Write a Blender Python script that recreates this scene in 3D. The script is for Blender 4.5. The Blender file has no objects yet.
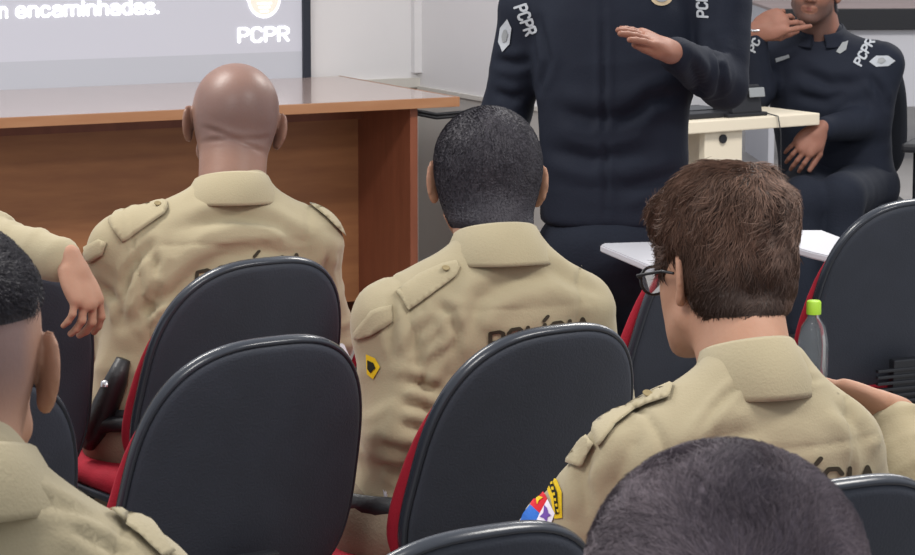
import bpy, bmesh, math, random
import numpy as np
from mathutils import Vector, Matrix, Euler
from mathutils.bvhtree import BVHTree
random.seed(4); RNG = np.random.default_rng(11)
SC = bpy.context.scene; COL = SC.collection
R = math.radians; PI = math.pi

# ------------------------------------------------------------ camera, world, light, exposure
FPX = 2900.0; CAMH = 1.67; PITCH = math.atan(444.5/FPX)
cam = bpy.data.cameras.new('camera'); camo = bpy.data.objects.new('camera', cam); COL.objects.link(camo)
cam.sensor_width = 36; cam.lens = FPX/915*36; cam.clip_end = 100
camo.location = (0, 0, CAMH); camo.rotation_euler = (PI/2-PITCH, 0, 0)
cam.dof.use_dof = True; cam.dof.focus_distance = 4.9; cam.dof.aperture_fstop = 42
SC.camera = camo
world = bpy.data.worlds.new('world'); SC.world = world; world.use_nodes = True
world.node_tree.nodes['Background'].inputs[0].default_value = (0.90, 0.93, 1.0, 1)
world.node_tree.nodes['Background'].inputs[1].default_value = 0.62
def area(name, loc, sx, sy, power, col=(1, .965, .91), rot=(0, 0, 0)):
    l = bpy.data.lights.new(name, 'AREA'); l.shape = 'RECTANGLE'; l.size = sx; l.size_y = sy; l.energy = power; l.color = col
    o = bpy.data.objects.new(name, l); COL.objects.link(o); o.location = loc; o.rotation_euler = rot; return o
YAW = R(27)
area('ceiling_panel_light', (-1.2, 2.6, 2.95), 1.3, .6, 42, rot=(0, 0, YAW))
area('ceiling_panel_light', (1.6, 4.0, 2.95), 1.3, .6, 50, rot=(0, 0, YAW))
area('ceiling_panel_light', (-1.6, 6.0, 2.95), 1.3, .6, 60, rot=(0, 0, YAW))
area('ceiling_panel_light', (1.4, 7.6, 2.95), 1.3, .6, 60, rot=(0, 0, YAW))
area('ceiling_panel_light', (3.2, 12.0, 2.95), 1.3, .6, 90, rot=(0, 0, YAW))
SC.view_settings.view_transform = 'Standard'; SC.view_settings.look = 'None'
SC.view_settings.gamma = 1; SC.view_settings.use_curve_mapping = False; SC.view_settings.exposure = 0.36

# ------------------------------------------------------------ helpers
def at(px, py, depth):
    a = (px-457.5)/FPX; b = -(py-277.5)/FPX
    c, s = math.cos(PITCH), math.sin(PITCH)
    return Vector((a*depth, depth*(c + b*s), CAMH + depth*(-s + b*c)))
def atz(px, py, z):
    c, s = math.cos(PITCH), math.sin(PITCH); b = -(py-277.5)/FPX
    return at(px, py, (z-CAMH)/(-s + b*c))
ROW = Vector((math.cos(YAW), math.sin(YAW), 0)); FWD = Vector((-math.sin(YAW), math.cos(YAW), 0))
def lin(h):
    v = [int(h[i:i+2], 16)/255 for i in (0, 2, 4)]
    return tuple([(c/12.92 if c <= .04045 else ((c+.055)/1.055)**2.4) for c in v]) + (1,)

def mat(name, col, rough=.6, spec=.5, bump=0, bscale=60, col2=None, cscale=8, stretch=(1, 1, 1), metal=0, attr=None, acol=None, coat=0, emit=None, estr=0, detail=4, sheen=0, weave=0, sss=0):
    m = bpy.data.materials.new(name); m.use_nodes = True; nt = m.node_tree; N = nt.nodes; L = nt.links
    b = N['Principled BSDF']; b.inputs['Base Color'].default_value = lin(col); b.inputs['Roughness'].default_value = rough
    b.inputs['Specular IOR Level'].default_value = spec; b.inputs['Metallic'].default_value = metal; b.inputs['Coat Weight'].default_value = coat
    b.inputs['Sheen Weight'].default_value = sheen
    if sss: b.inputs['Subsurface Weight'].default_value = sss; b.inputs['Subsurface Radius'].default_value = (.012, .004, .002); b.inputs['Subsurface Scale'].default_value = .6
    tc = N.new('ShaderNodeTexCoord'); mp = N.new('ShaderNodeMapping'); mp.inputs['Scale'].default_value = stretch
    L.new(tc.outputs['Object'], mp.inputs[0])
    out = None
    if col2:
        n = N.new('ShaderNodeTexNoise'); n.inputs['Scale'].default_value = cscale; n.inputs['Detail'].default_value = detail; L.new(mp.outputs[0], n.inputs['Vector'])
        r = N.new('ShaderNodeValToRGB'); r.color_ramp.elements[0].position = .35; r.color_ramp.elements[1].position = .68
        r.color_ramp.elements[0].color = lin(col); r.color_ramp.elements[1].color = lin(col2)
        L.new(n.outputs['Fac'], r.inputs[0]); out = r.outputs[0]; L.new(out, b.inputs['Base Color'])
    if attr:
        a = N.new('ShaderNodeAttribute'); a.attribute_name = attr
        mx = N.new('ShaderNodeMix'); mx.data_type = 'RGBA'; L.new(a.outputs['Fac'], mx.inputs[0])
        if out: L.new(out, mx.inputs[6])
        else: mx.inputs[6].default_value = lin(col)
        mx.inputs[7].default_value = lin(acol); L.new(mx.outputs[2], b.inputs['Base Color'])
    if bump:
        n = N.new('ShaderNodeTexNoise'); n.inputs['Scale'].default_value = bscale; n.inputs['Detail'].default_value = 3; L.new(mp.outputs[0], n.inputs['Vector'])
        bp = N.new('ShaderNodeBump'); bp.inputs['Strength'].default_value = bump; bp.inputs['Distance'].default_value = .004
        L.new(n.outputs['Fac'], bp.inputs['Height']); L.new(bp.outputs[0], b.inputs['Normal'])
    if emit:
        b.inputs['Emission Color'].default_value = lin(emit); b.inputs['Emission Strength'].default_value = estr
    return m
M = dict(
    tan=mat('tan_cloth', 'a0957a', .9, .15, .15, 300, '9a8f75', 4, sheen=.15),
    tan2=mat('tan_cloth_trim', '9f9479', .9, .15, .2, 300, sheen=.15),
    trouser=mat('tan_trouser_cloth', '85796a'[:6]+'', .9, .15, .3, 200, '7c705e', 6),
    shell=mat('black_plastic_shell', '31353e', .62, .35, .22, 260, '343842', 12),
    rim=mat('black_plastic_rim', '2c3038', .26, .5),
    red=mat('red_upholstery', '9c1a2c', .8, .25, .3, 300, '8a1526', 10),
    white=mat('white_laminate', 'bcbcc2', .4, .4),
    steel=mat('black_steel', '202227', .4, .5),
    wood=mat('orange_wood', '946343', .45, .35, .1, 20, 'a5714b', 3.2, (1.2, 1, 9), detail=6),
    wood2=mat('red_wood', '784430', .4, .4, .1, 20, '834c36', 4, (6, 6, 1), detail=6),
    woodtop=mat('wood_top', 'bba398', .22, .7, 0, 20, 'c2aaa0', 3, (1, 8, 1), coat=.5),  # base colour paled to carry the reflection of the screen and wall
    edge=mat('wood_edge', 'a0704e', .4, .4, 0, 20, 'a87a58', 5, (1, 6, 6)),
    wall=mat('wall_paint', 'e4e2e2', .85, .2, .05, 30, 'e7e5e5', 2),
    dado=mat('dado_paint', 'c2beb9', .8, .2, .05, 30, 'c8c4bf', 2),
    trim=mat('trim_paint', 'd2cec6', .6, .3),
    floor=mat('floor_tile', '85817e', .5, .4, .03, 8, '8c8885', 3),
    screen=mat('screen_surface', 'a8a8b0', .6, .3, emit='c9c9d2', estr=.32),
    band=mat('screen_lower_band', 'a2a4aa', .6, .3, emit='c9c9d2', estr=.24),
    lite=mat('projected_white', 'ffffff', .6, .2, emit='ffffff', estr=.75),
    badge=mat('projected_badge', 'd8c7bc', .6, .2, emit='e8d4c6', estr=.5),
    frame=mat('screen_frame', '262b36', .5, .4),
    navy=mat('navy_jacket_cloth', '171b27', .8, .2, .15, 200, '1b202c', 5),
    navyt=mat('navy_trouser_cloth', '181c27', .85, .2, .3, 150, '1c212c', 5),
    print=mat('dark_print', '3b352c', .8, .1),
    wprint=mat('white_print', 'a6aab0', .7, .2),
    skin1=mat('skin_light', 'a9826c', .6, .25, .1, 160, 'a27963', 14, attr='tint', acol='7f6864', sss=.05),
    skin2=mat('skin_tan', '8b6a5c', .42, .35, .08, 160, '836355', 14, attr='tint', acol='6b5652', sss=.05),
    skin4=mat('skin_warm', '8e6250', .55, .3, .08, 160, '855a49', 14, attr='tint', acol='77605c', sss=.05),
    skin3=mat('skin_brown', '8c6152', .6, .3, .1, 160, '7f5748', 14, attr='tint', acol='4d3c38', sss=.08),
    lip=mat('lip_skin', '704138', .5, .4),
    eye=mat('eye_white', 'd8d4cc', .2, .5), iris=mat('iris_dark', '1c120c', .1, .5),
    hairblack=mat('hair_black', '25222a', .55, .35, .6, 260, '2e2a31', 30),
    strandblack=mat('hair_strand_black', '211f26', .5, .3, attr='tint', acol='39353b'),
    hairbrown=mat('hair_brown', '2f241f', .6, .3, .7, 160, '3c2d26', 25),
    strandbrown=mat('hair_strand_brown', '382a24', .6, .25, attr='tint', acol='86695a'),
    hairgrey=mat('hair_greying', '564e55', .8, .15, .6, 200, '6a6066', 30),
    strandgrey=mat('hair_strand_greying', '4a4349', .7, .2, attr='tint', acol='a4959a'),
    leather=mat('black_leather', '17181c', .45, .5, .2, 150),
    metal=mat('silver_metal', 'b8b8bc', .3, .5, metal=.9),
    cream=mat('cream_laminate', 'd6ccb8', .5, .35), cream2=mat('cream_laminate_inside', 'a79d8c', .6, .3),
    blackp=mat('black_plastic', '1a1b20', .5, .4, .1, 100), grey=mat('grey_plastic', '85888a', .5, .4),
    officeblack=mat('black_office_fabric', '1d2027', .8, .2, .3, 200), tabletop=mat('pinkish_wood_top', '8a7470', .4, .4, 0, 20, '94807b', 5),
    yellow=mat('patch_yellow', 'd2b021', .8, .2), pblack=mat('patch_black', '1f2016', .8, .2), pred=mat('patch_red', 'c0202c', .8, .2),
    pblue=mat('patch_blue', '2d62b4', .8, .2), pwhite=mat('patch_white', 'dcd6e0', .8, .2), ppurple=mat('patch_purple', '6b4a9a', .8, .2),
    gold=mat('badge_gold', 'b9a585', .5, .4), green=mat('cap_green', 'a9d43c', .4, .4), thread=mat('seam_thread', '8b7d5e', .9, .1),
)
def glass(name, col, rough=.05):
    m = mat(name, col, rough, .5); b = m.node_tree.nodes['Principled BSDF']; b.inputs['Transmission Weight'].default_value = .92; b.inputs['IOR'].default_value = 1.2; return m
M['bottle'] = glass('clear_plastic', 'e8eef2'); M['lens'] = glass('eyeglass_lens', 'dfe4e8')

def link(name, me, m, parent=None, smooth=True):
    o = bpy.data.objects.new(name, me); COL.objects.link(o)
    if m is not None:
        for mm in (m if isinstance(m, list) else [m]): me.materials.append(mm)
    if smooth and len(me.polygons): me.polygons.foreach_set('use_smooth', [True]*len(me.polygons))
    if parent: o.parent = parent
    return o
def from_np(name, V, F, m, parent=None, smooth=True):
    me = bpy.data.meshes.new(name)
    me.from_pydata([tuple(v) for v in np.asarray(V, float)], [], [tuple(int(i) for i in f) for f in F]); me.update()
    return link(name, me, m, parent, smooth)
def obj(name, bm, m, parent=None, smooth=False):
    me = bpy.data.meshes.new(name); bmesh.ops.recalc_face_normals(bm, faces=bm.faces); bm.to_mesh(me); bm.free()
    return link(name, me, m, parent, smooth)
def thing(name, label, cat, loc=(0, 0, 0), rz=0, group=None):
    o = bpy.data.objects.new(name, None); COL.objects.link(o); o.location = loc; o.rotation_euler = (0, 0, rz)
    o['label'] = label; o['category'] = cat
    if group: o['group'] = group
    return o
def tag(o, label, cat, group=None):
    o['label'] = label; o['category'] = cat
    if group: o['group'] = group
    return o
def add_box(bm, c, s, rot=None, bev=0, seg=2):
    mtx = Matrix.Translation(Vector(c)) @ (rot.to_4x4() if rot else Matrix.Identity(4)) @ Matrix.Diagonal((s[0], s[1], s[2], 1))
    g = bmesh.ops.create_cube(bm, size=1, matrix=mtx)
    if bev:
        es = list({e for v in g['verts'] for e in v.link_edges})
        bmesh.ops.bevel(bm, geom=es, offset=bev, segments=seg, affect='EDGES', profile=.6)
def box(name, c, s, m, parent=None, rot=None, bev=0):
    bm = bmesh.new(); add_box(bm, c, s, rot, bev); return obj(name, bm, m, parent)
def tube_np(path, rad, n=10, cap=True):
    path = [Vector(p) for p in path]; rad = rad if hasattr(rad, '__len__') else [rad]*len(path)
    V = []; F = []; up = None
    for i, p in enumerate(path):
        t = (path[min(i+1, len(path)-1)]-path[max(i-1, 0)]).normalized()
        if up is None: up = t.orthogonal().normalized()
        up = (up - t*up.dot(t)).normalized(); s = t.cross(up)
        for k in range(n):
            a = 2*PI*k/n; V.append(p + (up*math.cos(a)+s*math.sin(a))*rad[i])
    for i in range(len(path)-1):
        for k in range(n):
            F.append((i*n+k, i*n+(k+1) % n, (i+1)*n+(k+1) % n, (i+1)*n+k))
    if cap: F.append(tuple(range(n))[::-1]); F.append(tuple((len(path)-1)*n+k for k in range(n)))
    return V, F
def tube(name, path, rad, m, parent=None, n=10):
    V, F = tube_np(path, rad, n); return from_np(name, [tuple(v) for v in V], F, m, parent)
def lathe(name, prof, m, parent=None, n=28, loc=(0, 0, 0)):
    V = []; F = []
    for r, z in prof:
        for k in range(n): V.append((loc[0]+r*math.cos(2*PI*k/n), loc[1]+r*math.sin(2*PI*k/n), loc[2]+z))
    for i in range(len(prof)-1):
        for k in range(n): F.append((i*n+k, i*n+(k+1) % n, (i+1)*n+(k+1) % n, (i+1)*n+k))
    return from_np(name, V, F, m, parent)
def prism(name, pts, z0, z1, m, parent=None, bev=0, mtx=None):
    bm = bmesh.new(); vs = [bm.verts.new((p[0], p[1], z0)) for p in pts]; f = bm.faces.new(vs)
    g = bmesh.ops.extrude_face_region(bm, geom=[f]); bmesh.ops.translate(bm, vec=(0, 0, z1-z0), verts=[v for v in g['geom'] if isinstance(v, bmesh.types.BMVert)])
    if bev: bmesh.ops.bevel(bm, geom=[e for e in bm.edges], offset=bev, segments=2, affect='EDGES')
    if mtx: bmesh.ops.transform(bm, matrix=mtx, verts=bm.verts)
    return obj(name, bm, m, parent)

# ------------------------------------------------------------ implicit surfaces (numpy)
def sstep(a, b, x):
    t = np.clip((x-a)/(b-a), 0, 1); return t*t*(3-2*t)
def smin(a, b, k):
    h = np.clip(.5+.5*(b-a)/k, 0, 1); return b*(1-h)+a*h-k*h*(1-h)
def smax(a, b, k): return -smin(-a, -b, k)
def ell(P, c, r, rot=None):
    q = P-np.array(c, float)
    if rot is not None: q = q @ np.array(rot.transposed() if hasattr(rot, 'transposed') else rot).T
    r = np.array(r, float); k0 = np.linalg.norm(q/r, axis=1); k1 = np.linalg.norm(q/(r*r), axis=1)+1e-9
    return k0*(k0-1)/k1
def cone(P, a, b, ra, rb):
    a = np.array(a, float); b = np.array(b, float); ab = b-a
    t = np.clip(((P-a)@ab)/(ab@ab+1e-12), 0, 1)
    return np.linalg.norm(P-(a+t[:, None]*ab), axis=1)-(ra+(rb-ra)*t)
def seg_t(P, a, b):
    a = np.array(a, float); b = np.array(b, float); ab = b-a; t = ((P-a)@ab)/(ab@ab)
    return t, np.linalg.norm(P-(a+np.clip(t, 0, 1)[:, None]*ab), axis=1)
def nets(fn, lo, hi, h):
    ax = [np.arange(lo[i], hi[i]+h, h) for i in range(3)]; nx, ny, nz = map(len, ax)
    G = np.stack(np.meshgrid(*ax, indexing='ij'), -1).reshape(-1, 3)
    F = np.concatenate([fn(g) for g in np.array_split(G, max(1, len(G)//400000))]).reshape(nx, ny, nz)
    S = F < 0; G = G.reshape(nx, ny, nz, 3)
    acc = np.zeros((nx-1, ny-1, nz-1, 3)); cnt = np.zeros((nx-1, ny-1, nz-1))
    cor = [(i, j, k) for i in (0, 1) for j in (0, 1) for k in (0, 1)]
    sl = lambda A, c: A[c[0]:nx-1+c[0], c[1]:ny-1+c[1], c[2]:nz-1+c[2]]
    for c in cor:
        for a in range(3):
            if c[a] == 0:
                d = list(c); d[a] = 1; f0 = sl(F, c); f1 = sl(F, d); x = (f0 < 0) != (f1 < 0)
                t = np.where(x, f0/(f0-f1+1e-20), 0); p = sl(G, c)+t[..., None]*(sl(G, d)-sl(G, c))
                acc += np.where(x[..., None], p, 0); cnt += x
    idx = -np.ones(cnt.shape, int); m = cnt > 0; idx[m] = np.arange(m.sum()); V = acc[m]/cnt[m][:, None]
    faces = []
    for a in range(3):
        o1, o2 = (a+1) % 3, (a+2) % 3
        s0 = [slice(1, -1)]*3; s0[a] = slice(0, -1); s1 = list(s0); s1[a] = slice(1, None)
        A = S[tuple(s0)]; B = S[tuple(s1)]; loc = np.argwhere(A != B)
        if not len(loc): continue
        fl = A[tuple(loc.T)]; base = loc.copy(); base[:, o1] += 1; base[:, o2] += 1
        def cell(d1, d2):
            q = base.copy(); q[:, o1] -= d1; q[:, o2] -= d2; return idx[q[:, 0], q[:, 1], q[:, 2]]
        Q = np.stack([cell(1, 1), cell(0, 1), cell(0, 0), cell(1, 0)], 1)
        Q[~fl] = Q[~fl][:, ::-1]; faces.append(Q)
    Fc = np.concatenate(faces); Fc = Fc[(Fc >= 0).all(1)]
    return V, Fc
def vnormals(V, F):
    n = np.cross(V[F[:, 2]]-V[F[:, 0]], V[F[:, 3]]-V[F[:, 1]]); N = np.zeros_like(V)
    for k in range(4): np.add.at(N, F[:, k], n)
    return N/(np.linalg.norm(N, axis=1)[:, None]+1e-12)
def hsh(i, j, k, seed):
    n = (i*73856093) ^ (j*19349663) ^ (k*83492791) ^ (seed*2654435761); n = (n ^ (n >> 13))*1274126177 & 0x7fffffff
    return (n ^ (n >> 16) & 0xffff) % 65536/65535.0
def vnoise(P, sc, seed=0):
    Q = P*np.array(sc, float); I = np.floor(Q).astype(np.int64); f = Q-I; f = f*f*(3-2*f); r = 0
    for a in (0, 1):
        for b in (0, 1):
            for c in (0, 1):
                w = (f[:, 0] if a else 1-f[:, 0])*(f[:, 1] if b else 1-f[:, 1])*(f[:, 2] if c else 1-f[:, 2])
                r = r+w*hsh(I[:, 0]+a, I[:, 1]+b, I[:, 2]+c, seed)
    return r*2-1
def joinparts(parts):
    V = []; F = []; T = []; o = 0
    for v, f, t in parts:
        V.append(v); F += [tuple(x+o for x in q) for q in f]; T.append(t); o += len(v)
    return np.concatenate(V), F, np.concatenate(T)
def set_tint(o, T):
    a = o.data.attributes.new('tint', 'FLOAT', 'POINT'); a.data.foreach_set('value', np.asarray(T, np.float32))

# ------------------------------------------------------------ hand
def hand_mesh(side, wrist, ydir, palm, curls, spread=1.0, thumb=(.5, .3), size=1.0, res=.003):
    """side +1: thumb towards +X of a palm-down hand. ydir: finger direction, palm: palm-facing direction (world-local)"""
    prims = []
    J = [(-.030, .082, .070, .0078), (-.010, .088, .078, .0085), (.012, .086, .074, .0085), (.032, .080, .060, .0078)]   # little .. index (x, knuckle y, length, r)
    J = [(-.031, .078, .058, .0075), (-.011, .086, .072, .0085), (.011, .089, .078, .0088), (.032, .084, .070, .0085)]
    segs = []
    for (x, y, L, r), cu in zip(J, curls):
        ang = x*4.5*spread; p = np.array([x, y, 0.]); a = 0
        lens = [L*.45, L*.30, L*.25]
        for q, ln in enumerate(lens):
            a += cu[q] if hasattr(cu, '__len__') else cu
            d = np.array([math.sin(ang)*math.cos(a), math.cos(ang)*math.cos(a), -math.sin(a)])
            n = p+d*ln; segs.append((p, n, r*(1-.08*q), r*(.92-.08*q))); p = n
    tp = np.array([.026, .020, -.008]); ta, tb = thumb
    d = np.array([math.sin(ta+.35), math.cos(ta+.35), -tb]); d /= np.linalg.norm(d); t1 = tp+d*.046
    d2 = np.array([math.sin(ta), math.cos(ta), -tb*1.2]); d2 /= np.linalg.norm(d2); t2 = t1+d2*.032; t3 = t2+d2*.026
    def fn(P):
        f = ell(P, (0, .052, 0), (.045, .050, .0165))
        f = smin(f, cone(P, (-.024, .02, 0), (-.030, .078, 0), .013, .0105), .012)
        f = smin(f, cone(P, (.012, .015, 0), (.031, .082, 0), .014, .0105), .012)
        f = smin(f, cone(P, (0, .0, 0), (0, .088, 0), .016, .010), .012)
        f = smin(f, cone(P, (0, -.012, 0), (0, .02, 0), .024, .021), .02)
        f = smin(f, cone(P, (.018, .015, -.006), t1, .017, .0115), .012)
        f = smin(f, cone(P, t1, t2, .0115, .0102), .004); f = smin(f, cone(P, t2, t3, .0102, .0082), .003)
        g = None
        for a, b, ra, rb in segs:
            c = cone(P, a, b, ra, rb); f = smin(f, c, .0035)
        return f
    V, F = nets(fn, (-.075, -.06, -.11), (.1, .19, .04), res)
    V = V*size
    if side < 0: V[:, 0] *= -1; F = F[:, ::-1]
    y = Vector(ydir).normalized(); z = -Vector(palm); z = (z-y*z.dot(y)).normalized(); x = y.cross(z)
    Mx = np.array([[x[i], y[i], z[i]] for i in range(3)])
    return V@Mx.T+np.array(wrist), F, np.zeros(len(V))

# ------------------------------------------------------------ head
def head_field(Q, thick=1.0, face=True, ears=True):
    """Q in head-local coordinates: +Y face, +Z up, origin between the ears"""
    f = ell(Q, (0, -.015, .032), (.079*thick, .097, .084))
    f = smin(f, ell(Q, (0, -.034, .000), (.073*thick, .072, .074)), .02)
    f = smin(f, ell(Q, (0, .035, -.025), (.060, .056, .066)), .03)
    f = smin(f, ell(Q, (0, .040, -.072), (.044, .042, .034)), .03)
    f = smin(f, cone(Q, (.050, .010, -.058), (.018, .066, -.092), .017, .014), .02)
    f = smin(f, cone(Q, (-.050, .010, -.058), (-.018, .066, -.092), .017, .014), .02)
    f = smin(f, ell(Q, (0, .074, -.092), (.020, .016, .015)), .015)
    f = smin(f, cone(Q, (-.03, .078, .022), (.03, .078, .022), .009, .009), .02)
    if face:
        f = smin(f, cone(Q, (0, .086, .012), (0, .106, -.026), .007, .0115), .010)
        f = smin(f, ell(Q, (.013, .095, -.030), (.008, .010, .008)), .006); f = smin(f, ell(Q, (-.013, .095, -.030), (.008, .010, .008)), .006)
        for s in (-1, 1): f = smax(f, -ell(Q, (s*.031, .094, .002), (.017, .014, .010)), .010)
        f = smin(f, ell(Q, (0, .085, -.056), (.024, .010, .0065)), .006); f = smin(f, ell(Q, (0, .084, -.066), (.020, .010, .006)), .004)
        f = smax(f, -ell(Q, (0, .097, -.0605), (.024, .006, .0013)), .002)
    for s in (-1, 1) if ears else ():
        q = Q-np.array([s*.0785*thick, -.012, -.006]); a = s*.62
        u = q[:, 0]*math.cos(a)+q[:, 1]*math.sin(a); v = -q[:, 0]*math.sin(a)+q[:, 1]*math.cos(a)
        E = np.stack([u-s*.006, v+.004, q[:, 2]+v*.25], 1)
        e = ell(E, (0, 0, 0), (.0062, .0195, .034))
        e = smin(e, ell(E, (0, .006, -.026), (.006, .009, .010)), .006)
        e = smax(e, -ell(E, (s*.0075, .002, .003), (.0055, .0105, .020)), .004)
        f = smin(f, e, .006)
    return f

HAIR = {}
def hairline(Q, kind):
    """amount by which hair stands proud of the skin (negative: sunk under it)"""
    x, y, z = Q[:, 0], Q[:, 1], Q[:, 2]
    back = {'short': -.088, 'thick': -.066, 'grey': -.070, 'fade': .02}[kind]
    th = {'short': .006, 'thick': .007, 'grey': .006, 'fade': .004}[kind]
    h = np.interp(y, [-.1, -.045, -.022, -.004, .022, .036, .052, .075, .1], [back, back, back+.012, .036, .034, .005, .03, .062, .075])
    if kind == 'fade': h = np.interp(y, [-.1, -.03, .0, .05, .075, .1], [.025, .03, .045, .05, .065, .075])
    if kind == 'thick': h = np.interp(y, [-.1, -.05, -.022, 0, .02, .04, .06, .085, .1], [back, back, back+.01, .018, .012, -.01, .02, .055, .07])
    d = z-h
    w = {'short': .018, 'thick': .022, 'grey': .02, 'fade': .03}[kind]
    am = -.004+(th+.004)*sstep(-.004, w, d)
    if kind == 'thick':
        am = am+sstep(.0, .05, d)*(.025*sstep(.01, .11, z)+.004*vnoise(Q, (30, 30, 22), 5)*1.0+.002*vnoise(Q, (80, 80, 45), 6))
    return am

def strands(hV, hF, toH, n, length, rad, kind, tintfn, seed=1, crown=(.012, -.055, .10), lift=.25, noise=.35, seg=5):
    rg = np.random.default_rng(seed); Nn = vnormals(hV, hF); Q = toH(hV); am = hairline(Q, kind)
    c = hV[hF].mean(1); q = toH(c); n0 = Nn[hF[:, 0]]; ok = np.where((hairline(q, kind) > .002) & (q[:, 1] < .10))[0]
    ar = np.linalg.norm(np.cross(hV[hF[:, 2]]-hV[hF[:, 0]], hV[hF[:, 3]]-hV[hF[:, 1]]), axis=1)[ok]; pick = rg.choice(ok, n, p=ar/ar.sum())
    w = rg.random((n, 4)); w /= w.sum(1)[:, None]; p0 = (hV[hF[pick]]*w[..., None]).sum(1); nn = n0[pick]; q0 = toH(p0)
    e = 1e-3; base = toH(np.zeros((1, 3)))[0]; Rm = np.stack([toH(np.eye(3)[i:i+1])[0]-base for i in range(3)], 1)   # columns: local axes in head space
    fl = q0-np.array(crown); fl /= np.linalg.norm(fl, axis=1)[:, None]
    fl[:, 2] -= .25; fl = fl@Rm    # back to person-local (rotation transpose, applied on the right)
    jit = np.stack([vnoise(q0, (28,)*3, seed+s) for s in (1, 2, 3)], 1)*noise+rg.normal(0, noise*.35, (n, 3))
    t = fl+jit; t -= (t*nn).sum(1)[:, None]*nn; t /= np.linalg.norm(t, axis=1)[:, None]
    L = length*(.6+.7*rg.random(n))*(.55+.45*sstep(-.06, .02, q0[:, 2])); side = np.cross(t, nn)
    curl = rg.normal(0, .25, n)+vnoise(q0, (45,)*3, seed+9)*.5
    P = []
    for k in range(seg):
        s = k/(seg-1)
        P.append(p0-nn*.0015*(1-s)+t*(L*s)[:, None]+nn*(L*lift*math.sin(PI*min(1, s*.8))-L*L*s*s*2.2)[:, None]+side*(L*curl*s*s)[:, None])
    V = []
    for k in range(seg):
        r = rad*(1-.8*(k/(seg-1))**2)
        for a in (0, 2.094, 4.188): V.append(P[k]+(side*math.cos(a)+nn*math.sin(a))*r)
    V = np.stack(V, 1); m = V.shape[1]; F = []
    for k in range(seg-1):
        for a in range(3): F.append((k*3+a, k*3+(a+1) % 3, (k+1)*3+(a+1) % 3, (k+1)*3+a))
    F = np.array(F); FF = (F[None]+(np.arange(n)*m)[:, None, None]).reshape(-1, 4)
    T = np.repeat(np.clip(tintfn(q0, rg), 0, 1), m)
    return V.reshape(-1, 3), FF, T

# ------------------------------------------------------------ cloth decoration
def drape_pts(pts, U, Vv, O, D, bvh, off):
    out = []; D = Vector(D).normalized()
    for (u, v) in pts:
        o = Vector(O)+Vector(U)*u+Vector(Vv)*v-D*.25
        h = bvh.ray_cast(o, D, .6)
        out.append((h[0], h[1]) if h[0] is not None else None)
    good = [i for i, p in enumerate(out) if p]
    if not good: return None
    for i, p in enumerate(out):
        if p is None:
            j = min(good, key=lambda g: (pts[g][0]-pts[i][0])**2+(pts[g][1]-pts[i][1])**2); q = out[j][0]+Vector(U)*(pts[i][0]-pts[j][0])+Vector(Vv)*(pts[i][1]-pts[j][1])
            out[i] = (q, out[j][1])
    return [p+(n if n.dot(D) < 0 else -n)*off for p, n in out]
def drape_poly(name, poly, U, Vv, O, D, bvh, m, parent, off=.003, thick=.003, cuts=5):
    """a closed outline (in u,v metres) laid on the cloth with a thickness"""
    bm = bmesh.new(); f = bm.faces.new([bm.verts.new((p[0], p[1], 0)) for p in poly])
    bmesh.ops.triangulate(bm, faces=[f])
    for _ in range(cuts):
        ed = [e for e in bm.edges if e.calc_length() > .012]
        if not ed: break
        bmesh.ops.subdivide_edges(bm, edges=ed, cuts=1); bmesh.ops.triangulate(bm, faces=bm.faces)
    pts = [(v.co.x, v.co.y) for v in bm.verts]; P = drape_pts(pts, U, Vv, O, D, bvh, off)
    if P is None: bm.free(); return None
    for v, p in zip(bm.verts, P): v.co = p
    bm.normal_update(); g = bmesh.ops.extrude_face_region(bm, geom=list(bm.faces))
    nv = [v for v in g['geom'] if isinstance(v, bmesh.types.BMVert)]; D = Vector(D).normalized()
    for v in nv: v.co -= D*thick
    return obj(name, bm, m, parent, smooth=False)
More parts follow.
